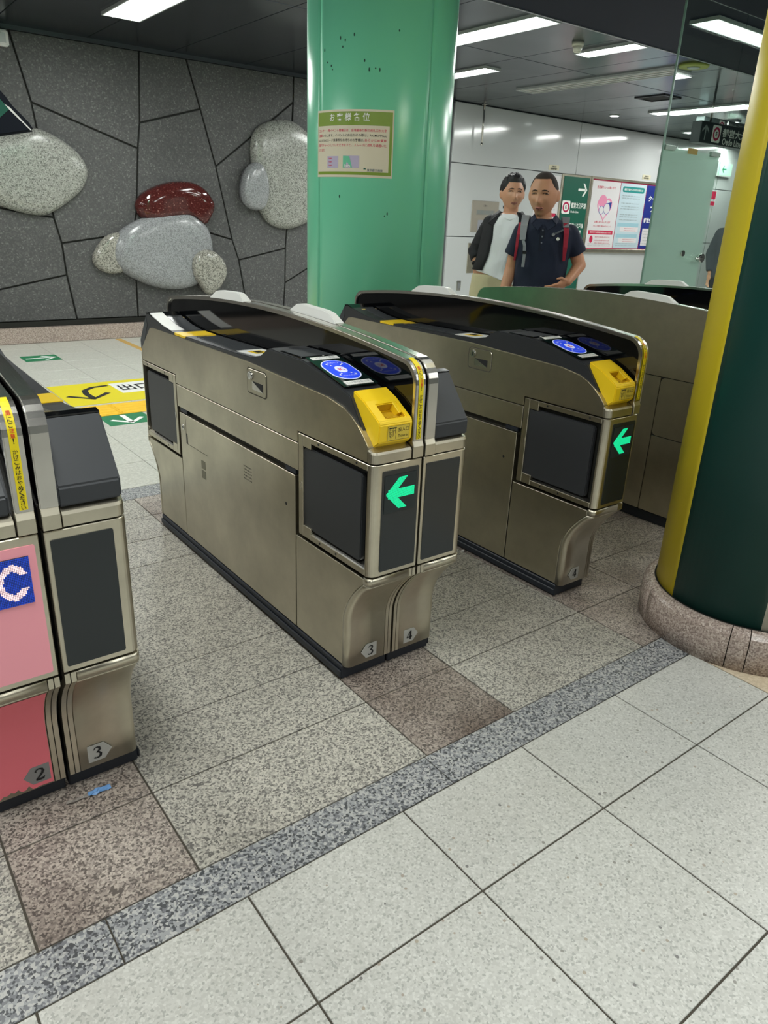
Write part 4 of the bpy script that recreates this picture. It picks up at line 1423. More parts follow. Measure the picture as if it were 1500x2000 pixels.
b = B()
heart(b, 10.36, 1.57, 0.235, yq2 - .0006)
b.obj('heart', PK, ps1)
b = B()
heart(b, 10.36, 1.565, 0.195, yq2 - .0012)
b.obj('heart', PAPERW, ps1)
b = B()
b.poly([(10.30 + x, yq2 - .0016, 1.66 + z) for x, z in circ(0.10)])
b.obj('blob', PK, ps1)
for x, z, r in ((10.42, 1.56, 0.075), (10.29, 1.535, 0.055)):
    b = B()
    b.poly([(x + u, yq2 - .0020, z + v) for u, v in circ(r + .008)])
    h_ = b.obj('head_print', mat('print_blue', '3b57b0', 0.5), ps1)
    b = B()
    b.poly([(x + u, yq2 - .0024, z + v) for u, v in circ(r)])
    b.obj('face_print', PAPERW, h_)
b = B()
b.poly([(x, yq2 - .0027, z) for x, z in ((10.42, 1.64), (10.48, 1.62), (10.50, 1.55), (10.52, 1.58), (10.53, 1.66), (10.49, 1.655))])
b.obj('hair_print', mat('print_navy', '26398f', 0.5), ps1)
wtext('お腹に赤ちゃんがいます', INKP, ps1, 10.36, 1.36, yq2, w_=0.40, bold=0.01)
wtext('やさしい気持ちで席をゆずりましょう', INKP, ps1, 10.36, 1.30, yq2, w_=0.44, bold=0.01)
wplate('red_bar', RED_, ps1, 10.04, 10.66, 1.175, 1.235, yq, 0.0026)
wtext('優先席付近では携帯電話の電源をお切りください', INKW, ps1, 10.35, 1.205, yq - .003, w_=0.54, bold=0.01)
b = B()
b.poly([(10.13 + x, yq2 - .0005, 1.10 + z) for x, z in circ(0.042, n=20, ry=0.055)])
b.obj('mark_print', RED_, ps1)
lines_of_text(ps1, 10.22, 10.60, (1.135, 1.085, 1.045), yq2, INKP)
lines_of_text(ps1, 10.06, 10.64, (0.985 + .045, 0.985 + .02), yq2, INKG, h=0.016)

ps2 = thing('poster', 'pale blue text notice with a teal heading, middle of the frame', 'poster')
wplate('sheet', mat('poster_pale_blue', 'bfd2da', 0.4), ps2, 10.715, 11.40, 0.972, 1.955, yq, 0.002)
flat('heading', mat('teal_head', '1f8a86', 0.5), ps2, Vector((11.06, yq2, 1.865)), X, Z, rrect(-0.29, 0.29, -0.042, 0.042, 0.03))
wtext('都営交通からの大切なお知らせ', INKW, ps2, 11.06, 1.865, yq2 - 0.0014, w_=0.5, bold=0.01)
lines_of_text(ps2, 10.78, 11.26, (1.77, 1.735, 1.66, 1.61, 1.575, 1.49, 1.455, 1.41), yq2, INKG, h=0.018)
for z in (1.335, 1.165):
    wplate('table_head', mat('table_blue', '9cc4d0', 0.5), ps2, 10.76, 11.33, z - 0.03, z + 0.03, yq, 0.0026)
    wplate('table_cell', PAPERW, ps2, 10.84, 11.33, z - 0.105, z - 0.032, yq, 0.0026)
    lines_of_text(ps2, 10.95, 11.27, (z - 0.053, z - 0.085), yq2 - .0006, INKP, h=0.014)
lines_of_text(ps2, 10.78, 11.34, (1.045, 1.015), yq2, INKG, h=0.014)
ps3 = thing('poster', 'navy blue poster at the right end of the frame, by the glass edge', 'poster')
wplate('sheet', mat('poster_navy', '1c2f86', 0.4), ps3, 11.415, 12.045, 0.972, 1.955, yq, 0.002)
wtext('クールビズ', INKW, ps3, 11.73, 1.76, yq2, w_=0.46, h=0.09, bold=0.03)
wtext('実施中', INKW, ps3, 11.73, 1.60, yq2, w_=0.3, h=0.09, bold=0.03)
wtext('都営交通', INKW, ps3, 11.60, 1.42, yq2, w_=0.30, h=0.075, bold=0.03)
wplate('white_panel', PAPERW, ps3, 11.46, 12.0, 1.02, 1.29, yq, 0.0026)
lines_of_text(ps3, 11.5, 11.95, (1.25, 1.2, 1.15, 1.1, 1.05), yq2 - .0006, INKG, h=0.02)
ps0 = thing('poster', 'white and pink poster on the white wall mostly hidden by the boy\'s head', 'poster')
wplate('sheet', PAPERW, ps0, 8.72, 9.262, 1.05, 1.962, th=0.005)
wplate('red_bar', RED_, ps0, 8.98, 9.235, 1.70, 1.79, WF - 0.005, 0.001)
wplate('red_bar', RED_, ps0, 8.9, 9.235, 1.40, 1.45, WF - 0.005, 0.001)
wtext('お知らせ', INKW, ps0, 9.1, 1.745, WF - 0.0064, w_=0.2, bold=0.02)
lines_of_text(ps0, 8.8, 9.2, (1.6, 1.55, 1.5), WF - 0.0054, INKG, h=0.02)
# things seen through the glass
ex = thing('wall_sign', 'pale green lit exit sign with arrow, behind the glass beside the yellow column', 'sign')
wplate('box', HOUSE, ex, 13.33, 13.83, 2.215, 2.45, th=0.06)
wplate('face', mat('exit_face', 'a9d0bb', 0.5, emit='a9d8bf', es=0.35), ex, 13.35, 13.81, 2.235, 2.43, WF - 0.06, 0.002)
arrow(ex, mat('exit_green', '2f8a66', 0.5), Vector((13.56, WF - 0.063, 2.333)), -X, -Z, 0.07)
for z0, z1, lab in ((1.835, 1.965, 'upper of the two small red placards behind the glass screen'), (1.73, 1.80, 'lower of the two small red placards behind the glass screen')):
    t = thing('red_placard', lab, 'placard')
    wplate('sheet', PAPERW, t, 13.32, 13.56, z0 - .012, z1 + .012, th=0.004)
    wplate('red_field', RED_, t, 13.335, 13.545, z0, z1, WF - 0.004, 0.001)


def hang_sign(label, x0, x1, y, z0, z1, dim):
    t = thing('hanging_sign_or_ghost', label, 'sign')
    m = mat('sign_ghost_reflection', '5b6668', 0.4) if dim else mat('hang_sign_dark', '263236', 0.3)  # dim colours imitate the sign's reflection in the glass
    iw = mat('ink_ghost_reflection', 'a9b0ae', 0.6) if dim else INKW
    bx('box', m, t, x0, x1, y, y + 0.12, z0, z1, 0.006, 1)
    for x in (x0 + 0.25, x1 - 0.25):
        B().cyl((x, y + .06, z1), (x, y + .06, CEIL), 0.012, n=10).obj('hanger', STEELB, t)
    h = z1 - z0
    yf_ = y - 0.001
    if not dim:
        arrow(t, INKG, Vector((x0 + 0.09, yf_, (z0 + z1) / 2)), Z, -X, h * 0.36, w_=0.13)
    line_icon(t, Vector((x0 + (0.31 if not dim else 0.42), yf_, (z0 + z1) / 2)), X, Z, h * 0.40)
    wtext('都営大江戸線', iw, t, x0 + 0.82, z0 + h * 0.62, yf_, w_=0.78, h=h * 0.42, bold=0.025)
    wtext('Oedo Line', iw, t, x0 + 0.65, z0 + h * 0.22, yf_, w_=0.40, bold=0.02)


hang_sign('hanging dark line sign with up arrow and round line mark, seen through the glass', 7.985, 9.5, 5.0, 2.175, 2.385, False)
hang_sign('dim ghost reflection of the line sign in the glass, built as a second sign', 9.62, 11.2, 6.0, 2.50, 2.66, True)  # ghost of the first sign reflected in the glass, added as a solid sign

# ------------------------------------------------------------------ glass screen and frosted door
gy = 3.15
gd = thing('glass_door', 'frosted glass door with lever handle in the screen right of the white wall', 'door')
bx('pane', GLASS, gd, 4.645, 5.352, gy, gy + 0.01, 0.02, CEIL - 0.08)
bx('polished_edge', GEDGE, gd, 4.636, 4.645, gy, gy + 0.012, 0.02, CEIL - 0.08)
bx('frosted_film', FROST, gd, 4.66, 5.335, gy + 0.011, gy + 0.0125, 0.03, 1.785)
ST_ = mat('gold_sticker', '8f7d3a', 0.5)
bx('gold_sticker', ST_, gd, 4.92, 5.035, gy - 0.002, gy, 1.765, 1.80)
for x in (4.655, 5.21):
    bx('glass_clamp', mat('clamp_green', '8fa298', 0.4), gd, x, x + 0.115, gy - 0.006, gy + 0.018, 1.77, 1.80, 0.003, 1)
hl = B().cyl((5.29, gy, 1.10), (5.29, gy - 0.035, 1.10), 0.026, 0.03, 20).obj('lever_handle', CHROME, gd)
B().cyl((5.29, gy - 0.03, 1.10), (5.20, gy - 0.035, 1.098), 0.009, 0.007, 10).obj('lever', CHROME, hl)
B().cyl((5.07, gy, 1.13), (5.07, gy - 0.012, 1.13), 0.02, n=18).obj('lock_rose', CHROME, gd)
bx('pivot_shoe', STEELB, gd, 4.66, 4.80, gy - 0.01, gy + 0.02, 0.0, 0.03)
for k, (x0, x1) in enumerate(((5.36, 6.75), (6.76, 8.2))):
    gp_ = thing('glass_panel', ['clear glass panel standing directly right of the frosted glass door', 'clear glass panel of the screen hidden behind the yellow column'][k], 'glass panel')
    bx('pane', GLASS, gp_, x0, x1, gy, gy + 0.01, 0.02, CEIL - 0.08)
    bx('floor_channel', STEELB, gp_, x0, x1, gy - 0.015, gy + 0.025, 0.0, 0.03)

# ------------------------------------------------------------------ marks and tactile tiles on the far floor
FZ = Vector((0, 0, 0.0008))


def floor_sign(label, m, x0, x1, y0, y1):
    t = thing('floor_sticker', label, 'floor sign')
    bx('sheet', m, t, x0, x1, y0, y1, 0.0004, 0.0016)
    return t


def fstroke(t, m, pts, wd, name='arrow'):
    b = B()
    L, R = stroke(pts, [wd] * len(pts))
    for i in range(len(L) - 1):
        b.poly([(q.x, q.y, 0.0022) for q in (L[i], L[i + 1], R[i + 1], R[i])])
    return b.obj(name, m, t)


t = floor_sign('green floor sticker with a white arrow to the right, near the stone wall', FLOORG, 1.395, 1.695, 6.935, 7.205)
fstroke(t, INKW, [(1.42, 7.07), (1.655, 7.07)], 0.03)
fstroke(t, INKW, [(1.57, 7.165), (1.665, 7.07), (1.57, 6.975)], 0.03)
t = floor_sign('green floor sticker with a white arrow towards the gates', FLOORG, 1.353, 1.645, 4.565, 4.82)
fstroke(t, INKW, [(1.50, 4.80), (1.50, 4.60)], 0.034)
fstroke(t, INKW, [(1.40, 4.70), (1.50, 4.595), (1.60, 4.70)], 0.034)
t = floor_sign('large yellow floor sticker with curved black arrow and white box', FLOORY, 1.29, 2.75, 5.17, 5.86)
fstroke(t, INK, [(1.70, 5.72), (1.58, 5.70), (1.50, 5.62), (1.48, 5.50), (1.485, 5.34)], 0.045)
fstroke(t, INK, [(1.34, 5.48), (1.485, 5.33), (1.63, 5.48)], 0.045)
bx('white_box', LABEL, t, 1.72, 2.02, 5.42, 5.77, 0.0016, 0.0024)
text('出口', INK, t, Vector((1.87, 5.595, 0.0026)), X, Y, w=0.24, h=0.2, bold=0.02)
for i in range(4):
    t = thing('tactile_tile', ['leftmost of the four yellow tactile paving tiles beyond the gates', 'second from left of the four yellow tactile paving tiles beyond the gates', 'third from left of the four yellow tactile paving tiles beyond the gates', 'rightmost of the four yellow tactile paving tiles beyond the gates'][i], 'tactile tile', (1.06 + 0.3 * i, 4.97, 0), 0, 'tactile paving tiles')
    if 'tact' not in CACHE:
        CACHE['tact'] = B().box(-0.149, 0.149, -0.149, 0.149, 0.0004, 0.004).mesh('slab')
        CACHE['tact'].materials.append(TACT)
        CACHE['tactb'] = B().prism([(-0.014, 0.004), (-0.009, 0.009), (0.009, 0.009), (0.014, 0.004)], 'x', -0.135, 0.135).mesh('bar')
        CACHE['tactb'].materials.append(mat('tactile_bar', 'efc02a', 0.55))
    link('slab', CACHE['tact'], None, t)
    for k in range(4):
        link('bar', CACHE['tactb'], None, t, (0, -0.1125 + 0.075 * k, 0))
tag(bx('floor_tape', mat('ochre_tape', 'c9a35a', 0.6), None, 2.465, 2.525, 6.9, 7.86, 0.0004, 0.0016), 'narrow ochre tape line on the far floor running to the stone wall', 'floor tape')
t = thing('wrapper', 'crumpled clear and blue plastic wrapper on the floor by the left gates', 'litter', (0.318, 1.455, 0))
b = B()
random.seed(5)
gx = [[(-0.026 + 0.052 * i / 8, -0.008 + 0.016 * j / 3 + random.uniform(-.002, .002), 0.001 + random.uniform(0, 0.005)) for j in range(4)] for i in range(9)]
b.loft(gx, cap=False, closed=False)
b.obj('film', mat('wrapper_blue', '6f9cd0', 0.25), t)
b = B()
gx = [[(-0.075 + 0.052 * i / 6, -0.006 + 0.012 * j / 3 + random.uniform(-.003, .003), 0.0008 + random.uniform(0, 0.004)) for j in range(4)] for i in range(7)]
b.loft(gx, cap=False, closed=False)
b.obj('clear_film', mat('wrapper_clear', '8f8a84', 0.12), t)
t = B().ball((1.972, 1.985, 0.004), 0.006, 8, 6, 0, (1.5, 1, .6)).obj('paper_scrap', LABEL)
tag(t, 'tiny white paper scrap at the foot of the gate left of the column', 'litter')

# ------------------------------------------------------------------ things at the left edge
hs = thing('hanging_board', 'dark angled hanging board with green face and white rim at the left edge', 'sign', (0, 2.5, 0))
P = [(0.614, 1.474), (0.60, 1.497), (0.562, 1.535), (0.548, 1.556), (0.30, 1.83), (-0.25, 1.83), (-0.25, 1.31), (0.0, 1.335), (0.52, 1.453)]
B().prism(P, 'y', 0.0, 0.05).obj('board', mat('board_navy', '0d1420', 0.25), hs, bevel=0.006)
b = B()
rim = [(0.602, 1.476), (0.552, 1.526), (0.535, 1.535), (0.52, 1.556), (0.29, 1.81)]
L, R = stroke(rim, [0.003, 0.006, 0.007, 0.004, 0.005])
for i in range(len(L) - 1):
    b.poly([(q.x, -0.0012, q.y) for q in (L[i], L[i + 1], R[i + 1], R[i])])
b.obj('white_rim', INKW, hs)
B().prism([(0.551, 1.523), (0.53, 1.548), (0.28, 1.80), (-0.2, 1.80), (-0.2, 1.46), (0.52, 1.496)], 'y', -0.002, 0.0).obj('green_face', SIGNG, hs)
for x in (-0.1, 0.2):
    B().cyl((x, 0.025, 1.83), (x, 0.025, CEIL), 0.012, n=10).obj('hanger', STEELB, hs)
cb = thing('wall_speaker', 'small white box on the stone wall at the top left corner', 'speaker')
bx('body', WHITE, cb, 1.66, 1.815, WY - 0.09, WY - 0.02, 2.535, 2.66, 0.012, 2)
bx('grille', HOUSE, cb, 1.685, 1.79, WY - 0.093, WY - 0.09, 2.56, 2.635)

# ------------------------------------------------------------------ people
def skin_mat(name, col):
    m = mat(name, col, 0.5)
    m.node_tree.nodes['Principled BSDF'].inputs['Subsurface Weight'].default_value = 0.12
    m.node_tree.nodes['Principled BSDF'].inputs['Subsurface Radius'].default_value = (0.012, 0.005, 0.003)
    return m


def sm(a, b, x):
    t = max(0.0, min(1.0, (x - a) / (b - a)))
    return t * t * (3 - 2 * t)


def head_pt(d, S, off=0.0):
    """point of a head (unit height S crown to chin) facing -y, d a unit direction"""
    k = S / 0.232
    low = max(0.0, -d.z)
    x = 0.0785 * d.x * (1 - 0.30 * low ** 1.5)
    y = 0.096 * d.y
    z = 0.116 * d.z
    if d.y > 0:
        y *= 1 - 0.38 * low ** 1.1
    else:
        y *= 1 - 0.10 * low ** 2
        wf = min(1.0, -d.y * 2.2)

        def g(cx, cz, sx, sz):
            return math.exp(-((x - cx) / sx) ** 2 - ((z - cz) / sz) ** 2)
        f = 0.0
        rz = (z + 0.030) / 0.038
        nose = 0.027 * math.exp(-((z + 0.028) / 0.015) ** 2) + 0.010 * math.exp(-((z + 0.006) / 0.018) ** 2)
        f += nose * math.exp(-(x / (0.0115 if z < -0.015 else 0.009)) ** 2)
        for s in (-1, 1):
            f += 0.006 * g(s * 0.0125, -0.034, 0.007, 0.008)
            f -= 0.011 * g(s * 0.031, 0.006, 0.017, 0.011)
            f += 0.006 * g(s * 0.030, 0.026, 0.022, 0.009)
            f += 0.004 * g(s * 0.043, -0.022, 0.02, 0.016)
            f -= 0.003 * g(s * 0.035, -0.062, 0.014, 0.02)
        f += 0.006 * g(0, -0.060, 0.022, 0.007) + 0.0055 * g(0, -0.071, 0.018, 0.006)
        f -= 0.004 * g(0, -0.0655, 0.024, 0.0022)
        f -= 0.004 * g(0, -0.083, 0.02, 0.006)
        f += 0.008 * g(0, -0.100, 0.02, 0.014)
        y -= wf * f
    return Vector((x, y, z)) * k + d * off


def head_grid(S, off=None, nu=56, nv=44, mask=None):
    b = bmesh.new()
    rows = []
    for j in range(nv + 1):
        ph = PI * j / nv
        row = []
        for i in range(nu):
            th = 2 * PI * i / nu
            d = Vector((math.sin(ph) * math.cos(th), math.sin(ph) * math.sin(th), math.cos(ph)))
            row.append((d, b.verts.new(head_pt(d, S, off(d) if off else 0.0))))
        rows.append(row)
    for j in range(nv):
        for i in range(nu):
            q = [rows[j][i], rows[j + 1][i], rows[j + 1][(i + 1) % nu], rows[j][(i + 1) % nu]]
            if mask and not all(mask(c[0]) for c in q):
                continue
            f = b.faces.new([c[1] for c in q])
            f.smooth = True
    bmesh.ops.remove_doubles(b, verts=b.verts, dist=1e-5)
    for v in [v for v in b.verts if not v.link_faces]:
        b.verts.remove(v)
    bmesh.ops.recalc_face_normals(b, faces=b.faces)
    return b


def to_mesh(bm, name, M=None):
    me = bpy.data.meshes.new(name)
    if M is not None:
        bm.transform(M)
    bm.to_mesh(me)
    bm.free()
    return me


def remeshed(me, name, voxel, it=4, fac=0.5):
    """merge overlapping pieces of me into one continuous skin"""
    o = bpy.data.objects.new(name, me)
    COL.objects.link(o)
    r = o.modifiers.new('r', 'REMESH')
    r.mode = 'VOXEL'
    r.voxel_size = voxel
    s = o.modifiers.new('s', 'SMOOTH')
    s.iterations = it
    s.factor = fac
    dg = bpy.context.evaluated_depsgraph_get()
    dg.update()
    out = bpy.data.meshes.new_from_object(o.evaluated_get(dg))
    bpy.data.objects.remove(o)
    for p in out.polygons:
        p.use_smooth = True
    out.name = name
    return out


def wrinkle(me, amp, sx, sz):
    """push a cloth mesh in and out in soft folds"""
    for v in me.vertices:
        q = Vector((v.co.x * sx, v.co.y * sx, v.co.z * sz))
        h = noise.noise(q) + 0.5 * noise.noise(q * 2.1 + Vector((7, 3, 1)))
        v.co += v.normal * (1 - abs(h) * 2.2) * amp
    return me


def ell(cx, cy, z, hw, hd, n=28, pw=2.3, tilt=0.0):
    P = []
    for i in range(n):
        a = 2 * PI * i / n
        c, s = math.cos(a), math.sin(a)
        x = math.copysign(abs(c) ** (2 / pw), c) * hw
        y = math.copysign(abs(s) ** (2 / pw), s) * hd
        P.append((cx + x, cy + y, z + tilt * x))
    return P


def hand(b, w, d, side, curl, k=1.0):
    """hand at wrist w, pointing along d; side = direction of the thumb"""
    w, d, side = Vector(w), Vector(d).normalized(), Vector(side).normalized()
    nrm = d.cross(side).normalized()
    c = w + d * 0.045 * k
    M = Matrix(((side.x, d.x, nrm.x, 0), (side.y, d.y, nrm.y, 0), (side.z, d.z, nrm.z, 0), (0, 0, 0, 1)))
    b.ball(c, 1.0, 14, 10, 0, (0.036 * k, 0.050 * k, 0.016 * k), M)
    for i, ln in enumerate((0.072, 0.080, 0.075, 0.058)):
        p0 = w + d * 0.083 * k + side * (0.027 - 0.018 * i) * k
        d1 = (d + nrm * curl * 0.4).normalized()
        p1 = p0 + d1 * ln * 0.5 * k
        d2 = (d + nrm * curl * 1.3).normalized()
        p2 = p1 + d2 * ln * 0.5 * k
        b.limb(p0, p1, 0.0088 * k, 0.0080 * k, 10)
        b.limb(p1, p2, 0.0080 * k, 0.0066 * k, 10)
    t0 = w + d * 0.025 * k + side * 0.026 * k
    t1 = t0 + (d * 0.6 + side * 0.75).normalized() * 0.034 * k
    t2 = t1 + (d * 0.95 + side * 0.25 + nrm * curl * .3).normalized() * 0.03 * k
    b.limb(t0, t1, 0.0115 * k, 0.0095 * k, 10)
    b.limb(t1, t2, 0.0095 * k, 0.0075 * k, 10)


def ribbon(name, m, parent, pts, wd, nrm, th=0.006):
    b = B()
    rings = []
    for i, p in enumerate(pts):
        p = Vector(p)
        a, c = Vector(pts[max(0, i - 1)]), Vector(pts[min(len(pts) - 1, i + 1)])
        t = (c - a).normalized()
        n = Vector(nrm[i]).normalized()
        s = t.cross(n).normalized()
        rings.append([p + s * wd[i] / 2, p - s * wd[i] / 2, p - s * wd[i] / 2 + n * th, p + s * wd[i] / 2 + n * th])
    b.loft(rings)
    return b.obj(name, m, parent, bevel=0.0015, seg=1)


def person(label, loc, yaw, P, voxel=0.0055):
    t = thing('person', label, 'person', loc, yaw)
    S = P['head']
    HC = Vector(P['head_c'])
    HM = Matrix.Translation(HC) @ Matrix.Rotation(P.get('head_yaw', 0), 4, 'Z') @ Matrix.Rotation(P.get('head_pitch', 0), 4, 'X')
    k = S / 0.232
    b = B()
    nk = Vector(P['neck'])
    b.limb(nk, HC + Vector((0, 0.012, -0.05)), 0.054 * P.get('nk', 1), 0.050 * P.get('nk', 1), 18)
    b.limb(nk + Vector((-.07, .01, -.02)), nk + Vector((.07, .01, -.02)), .045, .045)
    tr = P['torso']
    b.loft([ell(x, y, z, hw * .9, hd * .88) for z, x, y, hw, hd in tr], smooth=True)
    for sh, el, wr_, hd_, th_, curl in P['arms']:
        b.limb(sh, el, 0.044 * k, 0.036 * k)
        b.limb(el, wr_, 0.037 * k, 0.025 * k)
        hand(b, wr_, hd_, th_, curl, 0.92 * k)
    for hip, kn, an in P['legs']:
        b.limb(hip, kn, 0.076, 0.05)
        b.limb(kn, an, 0.05, 0.036)
        b.limb(Vector(an) + Vector((0, 0.02, -0.02)), Vector(an) + Vector((0, -0.13, -0.04)), 0.035, 0.03)
    hb = head_grid(S)
    hm = to_mesh(hb, 'h', HM)
    b.m.from_mesh(hm)
    bpy.data.meshes.remove(hm)
    for s in (-1, 1):
        e = HM @ Vector((s * 0.0785 * k, 0.010 * k, -0.006 * k))
        R_ = HM.to_3x3().to_4x4() @ Matrix.Rotation(s * -0.35, 4, 'Z')
        b.ball(e, 1.0, 12, 8, 0, (0.010 * k, 0.019 * k, 0.031 * k), R_)
    me = b.mesh('b')
    body = link('body', remeshed(me, 'body', voxel, 2, 0.5), P['skin'], t)
    # face
    for s in (-1, 1):
        d = Vector((s * 0.031 / 0.0785, -0.9, 0.06)).normalized()
        p = head_pt(d, S)
        e = HM @ (p + Vector((0, 0.0035 * k, 0.004 * k)))
        bb_ = B()
        bb_.ball(e, 1.0, 14, 10, 0, (0.0145 * k, 0.0075 * k, P['eye'] * k), HM.to_3x3().to_4x4())
        eo = bb_.obj('eye', mat('eye_white', 'cfc6be', 0.3), t)
        bb_ = B()
        gz = P.get('gaze', 0.0)
        bb_.ball(HM @ (p + Vector((gz * k, -0.0020 * k, 0.0035 * k))), 1.0, 12, 8, 0, (0.0062 * k, 0.0030 * k, P['eye'] * 0.93 * k), HM.to_3x3().to_4x4())
        bb_.obj('iris', mat('iris_dark', '1d1512', 0.2), eo)
        bb_ = B()
        pts = [HM @ (head_pt(Vector((s * x_ / 0.0785, -0.88, z_)).normalized(), S) + Vector((0, -0.0008, 0))) for x_, z_ in ((0.013, 0.215), (0.024, 0.245), (0.038, 0.25), (0.05, 0.21))]
        for (p0, p1), r in zip(zip(pts, pts[1:]), (0.0024, 0.0027, 0.0019)):
            bb_.limb(p0, p1, r * k, r * 0.85 * k, 8)
        bb_.obj('eyebrow', mat('brow_dark', '1f1815', 0.8), t)
        bb_ = B()
        pts = [HM @ (head_pt(Vector((s * x_ / 0.0785, -0.9, z_)).normalized(), S) + Vector((0, -0.002, 0))) for x_, z_ in ((0.017, 0.085), (0.027, 0.125), (0.038, 0.12), (0.046, 0.08))]
        for p0, p1 in zip(pts, pts[1:]):
            bb_.limb(p0, p1, 0.0021 * k, 0.0021 * k, 8)
        bb_.obj('eyelid', mat('lid_brown', '4a3128', 0.7), t)
    for z_, r, nm in ((-0.515, 0.0050, 'upper_lip'), (-0.62, 0.0062, 'lower_lip')):
        bb_ = B()
        xs_ = (-0.024, -0.012, 0.0, 0.012, 0.024)
        pts = []
        for x_ in xs_:
            zz = z_ + (0.02 if nm == 'lower_lip' else -0.035) * (abs(x_) / 0.024) ** 2 + (P.get('mouth', 0) if nm == 'lower_lip' else 0) * (1 - (abs(x_) / 0.024) ** 2)
            pts.append(HM @ (head_pt(Vector((x_ / 0.0785, -0.86, zz)).normalized(), S) + Vector((0, 0.0018, 0))))
        for i, (p0, p1) in enumerate(zip(pts, pts[1:])):
            bb_.limb(p0, p1, (r if i in (1, 2, 3) else r * .6) * k, (r if i in (0, 1, 2) else r * .6) * k, 8)
        bb_.obj(nm, P['lip'], t)
    bb_ = B()
    pts = [HM @ (head_pt(Vector((x_ / 0.0785, -0.86, -0.565)).normalized(), S) + Vector((0, -0.0012, 0))) for x_ in (-0.02, -0.01, 0, 0.01, 0.02)]
    for p0, p1 in zip(pts, pts[1:]):
        bb_.limb(p0, p1, 0.0016 * k * (1 + P.get('open', 0)), 0.0016 * k * (1 + P.get('open', 0)), 8)
    bb_.obj('mouth_line', mat('mouth_dark', '4a201c', 0.7), t)
    # hair
    th = P['hair_t']

    def hm_(d):
        front = -d.y
        side = abs(d.x)
        hl = P.get('hairline', 0.60)
        line = hl if front > 0.3 else hl - (0.3 - front) * 1.35
        line = max(line, -0.45)
        if side > 0.55 and front > -0.25:
            line = min(line, hl - (side - 0.55) * 1.2)
        return d.z - line
    def off(d):
        h = hm_(d)
        s_ = sm(-0.06, 0.22, h)
        nz = noise.noise(d * 9.0) * 0.6 + noise.noise(d * 21.0) * 0.4
        up_ = 1.0 + P.get('top', 0.0) * max(0, d.z)
        return -0.002 + (th * s_ * up_ + P.get('rough', 0.0) * nz * s_) * k
    hg = head_grid(S, off, 96, 70, lambda d: hm_(d) > -0.07)
    link('hair', to_mesh(hg, 'hair', HM), P['hair_m'], t)
    # trousers, shoes
    b = B()
    z0 = tr[0][0]
    hx = tr[0][1]
    b.loft([ell(hx, tr[0][2], z, hw, hd) for z, hw, hd in ((P['legs'][0][0][2] - 0.09, 0.125, 0.095), (P['legs'][0][0][2] + 0.02, 0.158, 0.112), (P['waist'] - 0.04, 0.150, 0.105), (P['waist'], P['pw'], 0.098))], smooth=True)
    for hip, kn, an in P['legs']:
        b.limb(hip, kn, 0.086, 0.065)
        b.cyl(kn, Vector(an) + Vector((0, 0, -0.02)), 0.065, 0.058, 16)
    link('trousers', wrinkle(remeshed(b.mesh('t'), 'trousers', 0.011, 4), 0.005, 7, 7), P['pants'], t)
    for hip, kn, an in P['legs']:
        b = B()
        a = Vector(an)
        b.loft([[(a.x + w_ * math.cos(q), a.y + yo, max(0.002, zc_ + h_ * math.sin(q))) for q in (2 * PI * i / 16 for i in range(16))] for yo, w_, h_, zc_ in ((0.06, 0.02, 0.03, .04), (0.05, 0.036, 0.05, .05), (0.0, 0.043, 0.055, .055), (-0.08, 0.045, 0.04, .04), (-0.15, 0.046, 0.033, .033), (-0.19, 0.036, 0.026, .026), (-0.205, 0.015, 0.014, .02))], smooth=True)
        b.obj('shoe', P['shoe'], t)
    return t, HM


SK1 = skin_mat('skin_tan', 'c58f6f')
SK2 = skin_mat('skin_light', 'c69274')
NAVY = mat('navy_cloth', '141d33', 0.85)
BLK = mat('black_cloth', '15161a', 0.8)
WHT = mat('white_cloth', 'e6e7ea', 0.9)
BEI = mat('beige_cloth', 'b3aa88', 0.9)
n_ = N(NAVY)
n_.bump(n_.noise(n_.pos((1, 1, .5), True), 14, 3), 0.5, 0.012)
n_ = N(WHT)
n_.bump(n_.noise(n_.pos((1.2, 1, .6), True), 11, 3), 0.55, 0.014)
n_ = N(BLK)
n_.bump(n_.noise(n_.pos((1, 1, .6), True), 13, 3), 0.6, 0.012)
GRYS = mat('strap_grey', '8a8d92', 0.8)
REDS = mat('strap_red', 'a01f36', 0.8)
BUZZ = mat('hair_buzz', '37302c', 0.95)
HAIR = mat('hair_black', '141214', 0.55)

